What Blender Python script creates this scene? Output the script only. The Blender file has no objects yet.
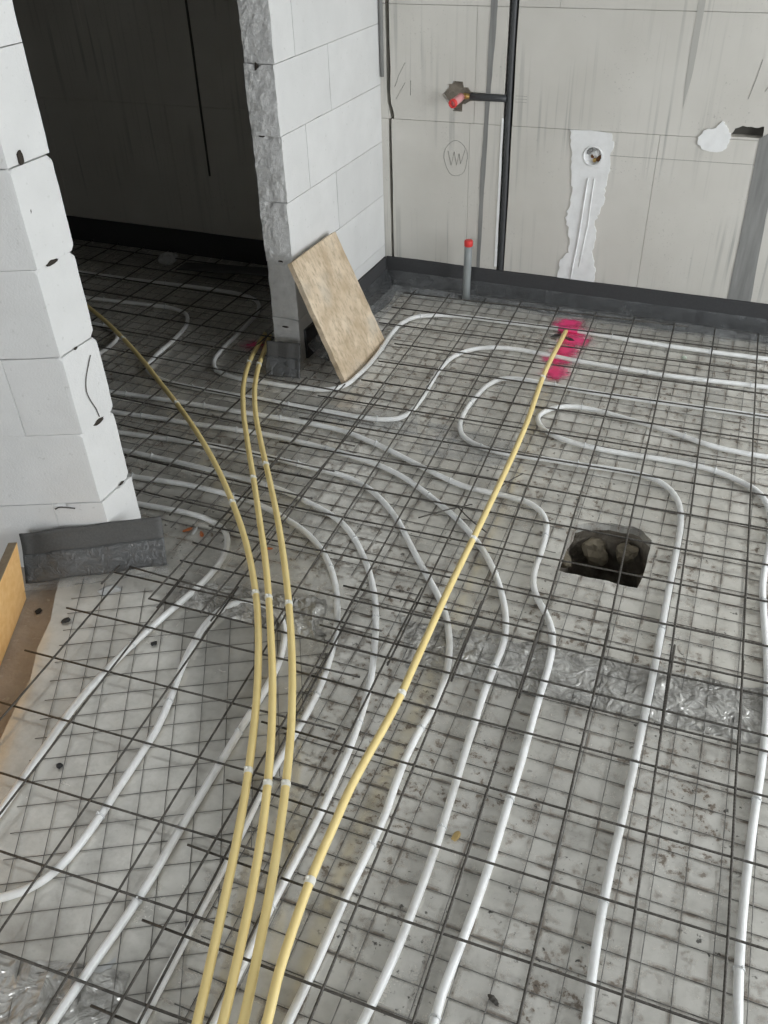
import bpy, bmesh, math, random
from mathutils import Vector, Matrix, noise
from mathutils.geometry import tessellate_polygon

SC = bpy.context.scene
COL = SC.collection
random.seed(7)

# ---------------------------------------------------------------- camera, world, light, exposure
CAMROT = [(0.922363, 0.212034, -0.322938), (0.385325, -0.565042, 0.729556), (-0.027782, -0.797351, -0.602875)]
cam_data = bpy.data.cameras.new('camera')
cam = bpy.data.objects.new('camera', cam_data)
COL.objects.link(cam)
cam_data.sensor_fit = 'VERTICAL'
cam_data.sensor_height = 24.0
cam_data.lens = 868.0 / 1024.0 * 24.0
cam_data.clip_start = 0.02
_r = CAMROT
cam.matrix_world = Matrix(((_r[0][0], -_r[0][1], -_r[0][2], 0.0),
                           (_r[1][0], -_r[1][1], -_r[1][2], 0.0),
                           (_r[2][0], -_r[2][1], -_r[2][2], 1.75),
                           (0, 0, 0, 1)))
SC.camera = cam

world = bpy.data.worlds.new('overcast_sky')
SC.world = world
world.use_nodes = True
_bg = world.node_tree.nodes['Background']
_bg.inputs['Color'].default_value = (0.93, 0.97, 1.0, 1)
_bg.inputs['Strength'].default_value = 8.8

# window opening in the right wall (outside the picture): overcast daylight comes in here
WIN_X, WIN_Y0, WIN_Y1, WIN_Z0, WIN_Z1 = 3.0, 0.7, 3.15, 0.0, 2.35
# second, unseen opening added behind the viewer to light faces turned that way
REAR_Y, RW_X0, RW_X1, RW_Z0, RW_Z1 = -2.6, -1.6, -0.1, 0.85, 2.35


def portal(name, loc, rot, sx, sy):
    ld = bpy.data.lights.new(name, 'AREA')
    ld.shape = 'RECTANGLE'
    ld.size, ld.size_y = sx, sy
    ld.cycles.is_portal = True
    o = bpy.data.objects.new(name, ld)
    COL.objects.link(o)
    o.location = loc
    o.rotation_euler = rot
    return o


portal('daylight_portal', (WIN_X + 0.02, (WIN_Y0 + WIN_Y1) / 2, (WIN_Z0 + WIN_Z1) / 2), (0, math.pi / 2, 0),
       WIN_Z1 - WIN_Z0, WIN_Y1 - WIN_Y0)
portal('added_portal_rear', ((RW_X0 + RW_X1) / 2, REAR_Y - 0.02, (RW_Z0 + RW_Z1) / 2), (math.pi / 2, 0, 0),
       RW_X1 - RW_X0, RW_Z1 - RW_Z0)

vs = SC.view_settings
vs.view_transform = 'Standard'
vs.look = 'None'
vs.exposure = 0.0
vs.gamma = 1.0
vs.use_curve_mapping = False
SC.cycles.sample_clamp_indirect = 4.0

# ---------------------------------------------------------------- measured layout (metres; x right, y into the room)
PIPES = {
    'w1': [(-1.805, 1.846, 0.014), (-1.716, 1.849, 0.014), (-1.668, 1.855, 0.014), (-1.556, 1.867, 0.014), (-1.443, 1.862, 0.014), (-1.372, 1.832, 0.014), (-1.328, 1.771, 0.014), (-1.303, 1.687, 0.014), (-1.304, 1.601, 0.014), (-1.313, 1.533, 0.014), (-1.336, 1.399, 0.014), (-1.35, 1.321, 0.014), (-1.362, 1.186, 0.013), (-1.364, 1.084, 0.014), (-1.357, 0.995, 0.014), (-1.34, 0.892, 0.014), (-1.331, 0.818, 0.014), (-1.32, 0.731, 0.014), (-1.297, 0.583, 0.013)],
    'w2': [(-1.238, 0.522, 0.014), (-1.168, 0.564, 0.014), (-1.138, 0.59, 0.014), (-1.113, 0.624, 0.014), (-1.097, 0.66, 0.014), (-1.092, 0.721, 0.014), (-1.091, 0.772, 0.013), (-1.101, 0.879, 0.014), (-1.11, 0.983, 0.013), (-1.112, 1.05, 0.013), (-1.136, 1.151, 0.014), (-1.174, 1.256, 0.013), (-1.194, 1.347, 0.014), (-1.208, 1.448, 0.014), (-1.191, 1.513, 0.014), (-1.163, 1.551, 0.014), (-1.11, 1.571, 0.014), (-1.037, 1.558, 0.014), (-0.98, 1.501, 0.014), (-0.954, 1.44, 0.013), (-0.928, 1.351, 0.014), (-0.923, 1.27, 0.014), (-0.922, 1.199, 0.014), (-0.913, 1.029, 0.014), (-0.906, 0.898, 0.014), (-0.904, 0.825, 0.014), (-0.893, 0.714, 0.014), (-0.894, 0.627, 0.014), (-0.899, 0.51, 0.014), (-0.9, 0.407, 0.014), (-0.902, 0.296, 0.014)],
    'w3': [(-2.029, 1.971, 0.014), (-1.856, 1.974, 0.014), (-1.761, 1.99, 0.014), (-1.62, 2.01, 0.014), (-1.515, 2.004, 0.014), (-1.396, 2.005, 0.014), (-1.307, 1.984, 0.014), (-1.219, 1.952, 0.014), (-1.147, 1.928, 0.014), (-1.056, 1.869, 0.014), (-1.005, 1.82, 0.014), (-0.935, 1.737, 0.014), (-0.877, 1.628, 0.014), (-0.837, 1.535, 0.014), (-0.805, 1.41, 0.013), (-0.789, 1.312, 0.013), (-0.785, 1.218, 0.013), (-0.787, 1.125, 0.014), (-0.782, 1.065, 0.014), (-0.784, 1.004, 0.014), (-0.771, 0.91, 0.013), (-0.766, 0.82, 0.014), (-0.758, 0.668, 0.014), (-0.749, 0.54, 0.014), (-0.745, 0.469, 0.014), (-0.738, 0.354, 0.014)],
    'w4': [(-2.137, 2.11, 0.014), (-1.955, 2.111, 0.014), (-1.815, 2.112, 0.014), (-1.689, 2.117, 0.014), (-1.529, 2.109, 0.014), (-1.408, 2.108, 0.014), (-1.331, 2.098, 0.014), (-1.22, 2.071, 0.014), (-1.108, 2.035, 0.014), (-1.038, 2.003, 0.014), (-0.981, 1.957, 0.014), (-0.903, 1.874, 0.014), (-0.833, 1.776, 0.014), (-0.782, 1.687, 0.014), (-0.742, 1.593, 0.014), (-0.707, 1.495, 0.014), (-0.68, 1.42, 0.014), (-0.659, 1.32, 0.014), (-0.639, 1.2, 0.014), (-0.631, 1.079, 0.014), (-0.626, 0.965, 0.014), (-0.627, 0.845, 0.014), (-0.627, 0.773, 0.014), (-0.622, 0.653, 0.013), (-0.616, 0.522, 0.014), (-0.614, 0.405, 0.014)],
    'w5': [(-2.253, 2.197, 0.014), (-2.065, 2.211, 0.014), (-1.946, 2.225, 0.014), (-1.774, 2.25, 0.014), (-1.568, 2.267, 0.014), (-1.417, 2.259, 0.014), (-1.272, 2.251, 0.014), (-1.194, 2.253, 0.014), (-1.112, 2.244, 0.014), (-1.017, 2.203, 0.014), (-0.952, 2.153, 0.014), (-0.867, 2.079, 0.014), (-0.778, 1.958, 0.014), (-0.703, 1.874, 0.014), (-0.626, 1.784, 0.014), (-0.578, 1.721, 0.014), (-0.539, 1.642, 0.014), (-0.504, 1.535, 0.014), (-0.496, 1.462, 0.014), (-0.492, 1.385, 0.013), (-0.501, 1.313, 0.014), (-0.504, 1.221, 0.014), (-0.497, 1.126, 0.014), (-0.486, 1.037, 0.014), (-0.488, 1.004, 0.014), (-0.488, 0.921, 0.013), (-0.492, 0.834, 0.014), (-0.488, 0.767, 0.014), (-0.487, 0.697, 0.013), (-0.487, 0.632, 0.014), (-0.488, 0.573, 0.014), (-0.49, 0.455, 0.014)],
    'w6': [(-2.378, 2.324, 0.013), (-2.184, 2.327, 0.013), (-2.037, 2.356, 0.014), (-1.844, 2.358, 0.014), (-1.702, 2.383, 0.014), (-1.567, 2.394, 0.014), (-1.426, 2.393, 0.014), (-1.319, 2.388, 0.014), (-1.212, 2.377, 0.014), (-1.127, 2.367, 0.014), (-1.033, 2.347, 0.014), (-0.943, 2.314, 0.014), (-0.862, 2.267, 0.014), (-0.766, 2.204, 0.014), (-0.684, 2.148, 0.014), (-0.634, 2.099, 0.014), (-0.562, 2.03, 0.014), (-0.505, 1.95, 0.014), (-0.46, 1.871, 0.014), (-0.422, 1.794, 0.014), (-0.396, 1.705, 0.014), (-0.388, 1.659, 0.014), (-0.39, 1.571, 0.014), (-0.389, 1.478, 0.014), (-0.38, 1.367, 0.014), (-0.372, 1.242, 0.014), (-0.362, 1.128, 0.013), (-0.356, 1.051, 0.013), (-0.35, 0.944, 0.014), (-0.35, 0.845, 0.013), (-0.349, 0.773, 0.014), (-0.351, 0.716, 0.014), (-0.358, 0.626, 0.014), (-0.367, 0.505, 0.014)],
    'w7': [(-2.487, 2.461, 0.014), (-2.296, 2.458, 0.014), (-2.126, 2.484, 0.014), (-1.931, 2.494, 0.013), (-1.765, 2.504, 0.014), (-1.633, 2.511, 0.014), (-1.493, 2.522, 0.014), (-1.364, 2.522, 0.014), (-1.279, 2.522, 0.014), (-1.185, 2.496, 0.014), (-1.074, 2.464, 0.014), (-0.978, 2.422, 0.014), (-0.897, 2.39, 0.014), (-0.801, 2.353, 0.014), (-0.719, 2.326, 0.014), (-0.639, 2.331, 0.014), (-0.55, 2.327, 0.014), (-0.497, 2.323, 0.014), (-0.449, 2.294, 0.014), (-0.41, 2.234, 0.014), (-0.401, 2.171, 0.014), (-0.391, 2.069, 0.014), (-0.392, 1.992, 0.014), (-0.383, 1.933, 0.014), (-0.355, 1.874, 0.014), (-0.312, 1.823, 0.014), (-0.277, 1.763, 0.014), (-0.262, 1.7, 0.014), (-0.254, 1.624, 0.014), (-0.252, 1.521, 0.014), (-0.247, 1.396, 0.014), (-0.238, 1.273, 0.014), (-0.238, 1.163, 0.014), (-0.234, 1.096, 0.013), (-0.232, 0.979, 0.014), (-0.233, 0.881, 0.014), (-0.236, 0.797, 0.014), (-0.24, 0.731, 0.014), (-0.234, 0.676, 0.014), (-0.228, 0.562, 0.014)],
    'w8': [(-3.257, 3.225, 0.014), (-3.009, 3.231, 0.013), (-2.878, 3.237, 0.014), (-2.666, 3.259, 0.014), (-2.527, 3.269, 0.013), (-2.438, 3.238, 0.014), (-2.369, 3.167, 0.014), (-2.326, 2.967, 0.014), (-2.319, 2.761, 0.014), (-2.3, 2.689, 0.014), (-2.224, 2.639, 0.014), (-2.116, 2.613, 0.014), (-2.004, 2.608, 0.013), (-1.88, 2.617, 0.014), (-1.661, 2.626, 0.014), (-1.513, 2.621, 0.013), (-1.373, 2.63, 0.014), (-1.243, 2.629, 0.014), (-1.157, 2.645, 0.014), (-1.103, 2.664, 0.014), (-1.081, 2.736, 0.014), (-1.075, 2.83, 0.013), (-1.088, 2.982, 0.014), (-1.1, 3.136, 0.014), (-1.081, 3.251, 0.013), (-1.038, 3.327, 0.013), (-0.953, 3.378, 0.014), (-0.876, 3.394, 0.014), (-0.764, 3.393, 0.014), (-0.575, 3.371, 0.013), (-0.419, 3.37, 0.014), (-0.222, 3.366, 0.013), (-0.065, 3.377, 0.014), (0.05, 3.391, 0.014), (0.189, 3.406, 0.013), (0.453, 3.424, 0.014)],
    'w9': [(-3.479, 3.492, 0.014), (-3.248, 3.496, 0.014), (-3.073, 3.497, 0.014), (-2.838, 3.506, 0.013), (-2.594, 3.526, 0.014), (-2.447, 3.529, 0.013), (-2.269, 3.524, 0.014), (-2.175, 3.479, 0.014), (-2.113, 3.388, 0.014), (-2.095, 3.239, 0.014), (-2.08, 3.076, 0.014), (-2.071, 2.931, 0.014), (-2.049, 2.837, 0.013), (-1.997, 2.768, 0.014), (-1.908, 2.743, 0.014), (-1.778, 2.753, 0.014), (-1.674, 2.753, 0.013), (-1.565, 2.766, 0.014), (-1.464, 2.775, 0.014), (-1.417, 2.819, 0.014), (-1.394, 2.918, 0.014), (-1.394, 3.211, 0.014), (-1.422, 3.362, 0.014), (-1.418, 3.475, 0.014), (-1.389, 3.567, 0.014), (-1.304, 3.608, 0.014), (-1.167, 3.644, 0.014), (-0.972, 3.642, 0.014), (-0.831, 3.646, 0.014), (-0.695, 3.66, 0.014), (-0.572, 3.66, 0.014), (-0.414, 3.641, 0.014), (-0.233, 3.642, 0.014), (-0.054, 3.645, 0.014), (0.107, 3.653, 0.014), (0.175, 3.657, 0.013), (0.453, 3.671, 0.014)],
    'w10': [(-2.98, 2.966, 0.014), (-2.791, 2.996, 0.014), (-2.713, 2.977, 0.014), (-2.638, 2.946, 0.014), (-2.586, 2.898, 0.013), (-2.572, 2.827, 0.014), (-2.574, 2.742, 0.014), (-2.584, 2.549, 0.014)],
    'w11': [(0.453, 3.171, 0.014), (0.204, 3.164, 0.014), (-0.031, 3.15, 0.014), (-0.207, 3.136, 0.014), (-0.372, 3.126, 0.014), (-0.52, 3.125, 0.013), (-0.654, 3.138, 0.013), (-0.781, 3.138, 0.014), (-0.831, 3.12, 0.014), (-0.865, 3.062, 0.013), (-0.882, 2.942, 0.013), (-0.889, 2.814, 0.014), (-0.875, 2.701, 0.014), (-0.842, 2.637, 0.014), (-0.778, 2.595, 0.014), (-0.676, 2.575, 0.014), (-0.585, 2.581, 0.014), (-0.498, 2.599, 0.014), (-0.4, 2.594, 0.014), (-0.274, 2.614, 0.014), (-0.178, 2.617, 0.014), (-0.118, 2.601, 0.014), (-0.069, 2.562, 0.014), (-0.03, 2.492, 0.014), (-0.014, 2.411, 0.014), (-0.008, 2.276, 0.014), (-0.005, 2.125, 0.014), (-0.003, 1.986, 0.014), (0.004, 1.83, 0.014), (0.007, 1.658, 0.014), (0.008, 1.512, 0.014), (0.01, 1.377, 0.014), (0.01, 1.22, 0.013), (0.008, 1.086, 0.014), (0.012, 0.961, 0.014), (0.02, 0.86, 0.014), (0.027, 0.782, 0.014), (0.04, 0.671, 0.014)],
    'w12': [(0.454, 2.891, 0.014), (0.22, 2.878, 0.014), (0.154, 2.874, 0.014), (0.045, 2.869, 0.014), (-0.103, 2.93, 0.014), (-0.196, 2.949, 0.014), (-0.313, 2.976, 0.014), (-0.432, 2.997, 0.014), (-0.491, 2.996, 0.014), (-0.553, 2.977, 0.014), (-0.599, 2.92, 0.014), (-0.616, 2.866, 0.014), (-0.589, 2.805, 0.014), (-0.531, 2.758, 0.014), (-0.469, 2.737, 0.014), (-0.356, 2.721, 0.014), (-0.249, 2.725, 0.014), (-0.173, 2.733, 0.014), (-0.036, 2.736, 0.014), (0.059, 2.731, 0.014), (0.145, 2.686, 0.014), (0.202, 2.657, 0.014), (0.237, 2.598, 0.014), (0.256, 2.473, 0.014), (0.255, 2.339, 0.014), (0.247, 2.236, 0.014), (0.246, 2.164, 0.014), (0.256, 2.054, 0.014), (0.271, 1.934, 0.014), (0.285, 1.784, 0.014), (0.29, 1.646, 0.014), (0.289, 1.517, 0.013), (0.282, 1.391, 0.014), (0.279, 1.29, 0.014), (0.276, 1.193, 0.014), (0.276, 1.067, 0.014), (0.279, 0.964, 0.014), (0.285, 0.886, 0.014), (0.293, 0.773, 0.014)],
}
YELLOW = {
    'y1': [(-3.076, 3.176, 0.058), (-2.831, 3.033, 0.058), (-2.677, 2.946, 0.058), (-2.512, 2.836, 0.058), (-2.267, 2.665, 0.059), (-2.075, 2.51, 0.06), (-1.939, 2.412, 0.061), (-1.793, 2.293, 0.062), (-1.651, 2.171, 0.062), (-1.535, 2.063, 0.063), (-1.388, 1.911, 0.064), (-1.255, 1.764, 0.064), (-1.137, 1.607, 0.065), (-1.063, 1.498, 0.066), (-0.998, 1.388, 0.066), (-0.934, 1.27, 0.067), (-0.885, 1.172, 0.067), (-0.841, 1.075, 0.067), (-0.791, 0.96, 0.068), (-0.753, 0.861, 0.068), (-0.722, 0.778, 0.069), (-0.689, 0.682, 0.069), (-0.66, 0.598, 0.069), (-0.634, 0.521, 0.07), (-0.624, 0.493, 0.07), (-0.594, 0.392, 0.07)],
    'y2': [(-1.967, 3.163, 0.012), (-1.914, 3.009, 0.037), (-1.846, 2.808, 0.058), (-1.785, 2.66, 0.059), (-1.685, 2.48, 0.061), (-1.525, 2.244, 0.063), (-1.394, 2.06, 0.065), (-1.265, 1.866, 0.067), (-1.141, 1.688, 0.069), (-1.051, 1.542, 0.07), (-0.964, 1.396, 0.071), (-0.895, 1.28, 0.072), (-0.819, 1.136, 0.074), (-0.759, 1.011, 0.075), (-0.701, 0.876, 0.076), (-0.661, 0.768, 0.077), (-0.627, 0.669, 0.078), (-0.604, 0.592, 0.078), (-0.577, 0.508, 0.079), (-0.551, 0.405, 0.08)],
    'y3': [(-1.935, 3.152, 0.012), (-1.845, 2.941, 0.046), (-1.793, 2.798, 0.058), (-1.721, 2.638, 0.06), (-1.621, 2.462, 0.061), (-1.47, 2.25, 0.063), (-1.345, 2.079, 0.065), (-1.208, 1.888, 0.067), (-1.095, 1.716, 0.069), (-1.01, 1.581, 0.07), (-0.919, 1.429, 0.071), (-0.834, 1.274, 0.073), (-0.758, 1.118, 0.074), (-0.71, 1.001, 0.075), (-0.666, 0.89, 0.076), (-0.626, 0.782, 0.077), (-0.594, 0.683, 0.078), (-0.565, 0.592, 0.079), (-0.544, 0.522, 0.079), (-0.514, 0.42, 0.08)],
    'y4': [(-0.683, 3.646, 0.012), (-0.675, 3.551, 0.027), (-0.663, 3.323, 0.059), (-0.657, 3.132, 0.062), (-0.638, 2.934, 0.065), (-0.619, 2.762, 0.067), (-0.606, 2.543, 0.07), (-0.598, 2.3, 0.073), (-0.587, 1.999, 0.078), (-0.584, 1.776, 0.081), (-0.572, 1.55, 0.084), (-0.566, 1.413, 0.086), (-0.559, 1.315, 0.087), (-0.56, 1.221, 0.089), (-0.564, 1.129, 0.09), (-0.567, 1.025, 0.091), (-0.556, 0.922, 0.093), (-0.554, 0.848, 0.094), (-0.547, 0.787, 0.095), (-0.534, 0.697, 0.096), (-0.524, 0.625, 0.097), (-0.498, 0.532, 0.098), (-0.473, 0.429, 0.1)],
}
RINGS = {
    'y1': [3.0, 6.0, 10.0, 12.62, 17.59],
    'y2': [2.05, 6.05, 9.05, 13.09],
    'y3': [1.91, 5.6, 9.28, 13.04],
    'y4': [3.23, 8.06, 11.72, 17.67],
}
HOLE = [(-0.325, 2.267), (-0.304, 2.289), (-0.268, 2.306), (-0.223, 2.323), (-0.179, 2.322), (-0.154, 2.329), (-0.126, 2.322), (-0.108, 2.299), (-0.086, 2.277), (-0.085, 2.233), (-0.085, 2.197), (-0.083, 2.147), (-0.084, 2.097), (-0.087, 2.062), (-0.091, 2.037), (-0.117, 2.034), (-0.142, 2.034), (-0.177, 2.038), (-0.212, 2.035), (-0.242, 2.032), (-0.269, 2.034), (-0.302, 2.029), (-0.328, 2.034), (-0.33, 2.068), (-0.33, 2.096), (-0.33, 2.135), (-0.331, 2.166), (-0.326, 2.201), (-0.322, 2.224)]
PAINT = [(-0.698, 3.838), (-0.662, 3.827), (-0.594, 3.704), (-0.585, 3.557), (-0.594, 3.442), (-0.581, 3.2), (-0.658, 3.172), (-0.672, 3.297), (-0.692, 3.519), (-0.707, 3.676)]

BACK_Y = 3.945
PART_X = -1.69
PART_Y0 = 2.99
PILLAR = Vector((-1.645, 1.605, 0.0))
PDIR = Vector((0.91, 0.4146, 0.0)).normalized()
CEIL = 2.6


# ---------------------------------------------------------------- materials
def mat(name, color=(.5, .5, .5), rough=.6, metal=0.0, spec=.5, coat=0.0, coat_rough=.2):
    m = bpy.data.materials.new(name)
    m.use_nodes = True
    b = m.node_tree.nodes['Principled BSDF']
    b.inputs['Base Color'].default_value = (*color, 1)
    b.inputs['Roughness'].default_value = rough
    b.inputs['Metallic'].default_value = metal
    b.inputs['Specular IOR Level'].default_value = spec
    b.inputs['Coat Weight'].default_value = coat
    b.inputs['Coat Roughness'].default_value = coat_rough
    return m


class NT:
    def __init__(self, m):
        self.m = m
        self.t = m.node_tree
        self.b = self.t.nodes['Principled BSDF']
        self.co = self.t.nodes.new('ShaderNodeTexCoord').outputs['Object']

    def new(self, k, **kw):
        n = self.t.nodes.new(k)
        for a, v in kw.items():
            setattr(n, a, v)
        return n

    def link(self, a, b):
        self.t.links.new(a, b)

    def mapping(self, scale=(1, 1, 1), rot=(0, 0, 0), loc=(0, 0, 0)):
        n = self.new('ShaderNodeMapping')
        n.inputs['Scale'].default_value = scale
        n.inputs['Rotation'].default_value = rot
        n.inputs['Location'].default_value = loc
        self.link(self.co, n.inputs['Vector'])
        return n.outputs[0]

    def noise(self, scale, detail=4, rough=.55, vec=None, dist=0.0):
        n = self.new('ShaderNodeTexNoise')
        n.inputs['Scale'].default_value = scale
        n.inputs['Detail'].default_value = detail
        n.inputs['Roughness'].default_value = rough
        n.inputs['Distortion'].default_value = dist
        self.link(vec if vec is not None else self.co, n.inputs['Vector'])
        return n.outputs['Fac']

    def ramp(self, src, stops):
        n = self.new('ShaderNodeValToRGB')
        e = n.color_ramp.elements
        while len(e) < len(stops):
            e.new(.5)
        for i, (p, c) in enumerate(stops):
            e[i].position = p
            e[i].color = (c, c, c, 1) if isinstance(c, (int, float)) else (*c, 1)
        self.link(src, n.inputs[0])
        return n.outputs[0]

    def mix(self, fac, a, b, mode='MIX'):
        n = self.new('ShaderNodeMix', data_type='RGBA', blend_type=mode)
        for s, v in ((n.inputs[0], fac), (n.inputs[6], a), (n.inputs[7], b)):
            if isinstance(v, (int, float)):
                s.default_value = v
            elif isinstance(v, tuple):
                s.default_value = (*v, 1)
            else:
                self.link(v, s)
        return n.outputs[2]

    def math(self, op, a, b=0.0):
        n = self.new('ShaderNodeMath', operation=op)
        for s, v in ((n.inputs[0], a), (n.inputs[1], b)):
            if isinstance(v, (int, float)):
                s.default_value = v
            else:
                self.link(v, s)
        return n.outputs[0]

    def bump(self, h, strength=.3, dist=.01):
        n = self.new('ShaderNodeBump')
        n.inputs['Strength'].default_value = strength
        n.inputs['Distance'].default_value = dist
        self.link(h, n.inputs['Height'])
        self.link(n.outputs[0], self.b.inputs['Normal'])
        return n

    def color(self, c):
        self.link(c, self.b.inputs['Base Color'])

    def rough(self, c):
        self.link(c, self.b.inputs['Roughness'])


def make_materials():
    M = {}
    # aerated concrete blocks
    m = M['block'] = mat('aerated_concrete', rough=.9, spec=.2)
    n = NT(m)
    rnd = n.new('ShaderNodeObjectInfo').outputs['Random']
    a = n.mix(n.ramp(rnd, [(0, 0.0), (1, 1.0)]), (.69, .69, .68), (.75, .75, .74))
    a = n.mix(n.ramp(n.noise(7, 5), [(.35, 0.0), (.7, .35)]), a, (.58, .58, .57))
    a = n.mix(n.ramp(n.noise(60, 3), [(.66, 0.0), (.74, .5)]), a, (.50, .50, .48))
    n.color(a)
    n.bump(n.math('ADD', n.noise(180, 4), n.math('MULTIPLY', n.noise(35, 4), .8)), .35, .003)
    m = M['block_rough'] = mat('broken_aerated_concrete', rough=.95, spec=.15)
    n = NT(m)
    n.color(n.mix(n.ramp(n.noise(25, 6), [(.3, 0.0), (.7, 1.0)]), (.74, .735, .72), (.88, .875, .86)))
    n.bump(n.noise(75, 7, .75), 1.0, .010)
    # grey skimmed back wall with vertical smears
    m = M['backwall'] = mat('grey_panel_wall', rough=.85, spec=.25)
    n = NT(m)
    base = n.mix(n.ramp(n.noise(2.2, 4), [(.3, 0.0), (.7, 1.0)]), (.56, .54, .495), (.645, .625, .58))
    st = n.noise(1.0, 3, .6, n.mapping((40, 1, .9)))
    st2 = n.noise(1.0, 2, .5, n.mapping((2.2, 1, 1.6), loc=(3, 0, 1)))
    k = n.math('MULTIPLY', n.ramp(st, [(.53, 0.0), (.70, 1.0)]), n.ramp(st2, [(.46, 0.0), (.62, .85)]))
    base = n.mix(k, base, (.34, .34, .32))
    sp = n.math('MULTIPLY', n.ramp(n.noise(120, 2), [(.65, 0.0), (.74, 1.0)]), n.ramp(n.noise(4, 3), [(.48, 0.0), (.68, .6)]))
    base = n.mix(sp, base, (.22, .215, .20))
    n.color(base)
    n.bump(n.noise(90, 4), .2, .002)
    M['darkwall'] = mat('dimming_dark_wall', (.17, .165, .155), .95)  # for the unseen left wall, dark to cut bounce light in the dark room
    M['joint'] = mat('dark_joint', (.10, .095, .085), .95, spec=.1)
    m = M['mortar'] = mat('grey_mortar', rough=.9, spec=.2)
    n = NT(m)
    n.color(n.mix(n.ramp(n.noise(1.0, 4, .6, n.mapping((30, 1, 3))), [(.3, 0.0), (.7, 1.0)]), (.19, .19, .185), (.29, .29, .28)))
    n.bump(n.noise(80, 3), .3, .003)
    M['smear'] = mat('faint_smear', (.43, .42, .39), .9)
    m = M['plaster'] = mat('white_plaster', rough=.8, spec=.3)
    n = NT(m)
    n.color(n.mix(n.ramp(n.noise(18, 4), [(.4, 0.0), (.75, .8)]), (.84, .845, .84), (.72, .72, .71)))
    n.bump(n.noise(60, 4), .3, .004)
    m = M['concrete'] = mat('dusty_concrete', rough=.95, spec=.15)
    n = NT(m)
    a = n.mix(n.ramp(n.noise(6, 6), [(.3, 0.0), (.7, 1.0)]), (.33, .285, .24), (.52, .465, .41))
    a = n.mix(n.ramp(n.noise(55, 4), [(.62, 0.0), (.70, .8)]), a, (.52, .48, .42))
    n.color(a)
    n.bump(n.noise(50, 6), .6, .01)
    m = M['ceiling'] = mat('raw_ceiling', (.55, .55, .54), .9)
    n = NT(m)
    n.color(n.mix(n.noise(3, 3), (.30, .30, .295), (.37, .37, .365)))
    m = M['shell'] = mat('unfinished_wall', rough=.9)
    n = NT(m)
    n.color(n.mix(n.noise(4, 4), (.34, .335, .325), (.42, .415, .40)))
    n.bump(n.noise(90, 3), .2, .002)
    # film covered insulation floor
    m = M['floor'] = mat('film_covered_floor', rough=.3, spec=.8, metal=.32)
    n = NT(m)
    a = n.mix(n.ramp(n.noise(2.3, 5), [(.3, 0.0), (.72, 1.0)]), (.66, .642, .59), (.89, .87, .815))
    a = n.mix(n.ramp(n.noise(8, 6, .65), [(.45, 0.0), (.72, .5)]), a, (.33, .315, .285))
    # brown and black dirt, in clusters and along the wires of the grid
    zone = n.ramp(n.noise(2.2, 4), [(.40, 0.0), (.54, 1.0)])
    d = n.math('MULTIPLY', n.ramp(n.noise(30, 6, .75), [(.52, 0.0), (.60, 1.0)]), zone)
    mp = n.new('ShaderNodeMapping', vector_type='TEXTURE')
    mp.inputs['Location'].default_value = (-1.70, -.35, 0)
    mp.inputs['Rotation'].default_value = (0, 0, .026)
    mp.inputs['Scale'].default_value = (.0655, .0655, 1)
    n.link(n.co, mp.inputs['Vector'])
    sep = n.new('ShaderNodeSeparateXYZ')
    n.link(mp.outputs[0], sep.inputs[0])
    near = []
    for ax in (0, 1):
        near.append(n.math('PINGPONG', sep.outputs[ax], .5))
    line = n.ramp(n.math('MINIMUM', near[0], n.math('ADD', near[1], -.02)), [(.0, 1.0), (.12, 0.0)])
    ld = n.math('MULTIPLY', line, n.ramp(n.noise(13, 5, .7), [(.46, 0.0), (.60, 1.0)]))
    d = n.math('MAXIMUM', d, ld)
    # the near left film sheet is newer and clean
    wp = n.new('ShaderNodeSeparateXYZ')
    n.link(n.co, wp.inputs[0])
    side = n.math('ADD', wp.outputs[0], n.math('MULTIPLY', wp.outputs[1], .155))
    worn = n.math('MAXIMUM', n.ramp(n.math('ADD', side, .70), [(.0, .10), (.16, 1.0)]), n.ramp(n.math('ADD', wp.outputs[1], -1.3), [(.2, .0), (.45, 1.0)]))
    d = n.math('MULTIPLY', d, worn)
    a = n.mix(n.math('MULTIPLY', d, .82), a, (.135, .088, .052))
    d2 = n.math('MULTIPLY', n.ramp(n.noise(52, 4, .6), [(.62, 0.0), (.67, 1.0)]), n.ramp(n.noise(4.2, 3), [(.45, 0.0), (.56, 1.0)]))
    a = n.mix(n.math('MULTIPLY', n.math('MULTIPLY', d2, worn), .85), a, (.045, .042, .038))
    n.color(a)
    n.rough(n.math('ADD', n.ramp(n.noise(5, 4), [(.3, .12), (.7, .26)]), n.math('MULTIPLY', d, .4)))
    cr = n.noise(5, 5, .55, dist=1.2)
    n.bump(n.math('ADD', cr, n.math('MULTIPLY', n.noise(38, 3), .12)), .16, .012)
    # foam edge strip
    m = M['foam'] = mat('grey_foam', rough=.85, spec=.15)
    n = NT(m)
    n.color(n.mix(n.noise(120, 3), (.050, .050, .052), (.075, .075, .077)))
    n.bump(n.noise(250, 2), .25, .002)
    m = M['foamfoil'] = mat('grey_foam_with_film', rough=.16, spec=.6)
    n = NT(m)
    n.color(n.mix(n.noise(14, 4), (.075, .077, .078), (.12, .122, .122)))
    n.bump(n.noise(30, 5, .6, dist=1.2), .8, .012)
    # clear film
    m = M['film'] = mat('clear_film', (.62, .64, .65), .18, spec=.6)
    n = NT(m)
    n.b.inputs['Alpha'].default_value = .20
    n.link(n.ramp(n.noise(9, 6, .7, dist=1.5), [(.42, .10), (.72, .46)]), n.b.inputs['Alpha'])
    n.bump(n.noise(26, 5, .6, dist=1.4), .8, .012)
    m = M['apron'] = mat('dark_film_apron', (.10, .103, .107), .22, spec=.6)
    n = NT(m)
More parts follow.
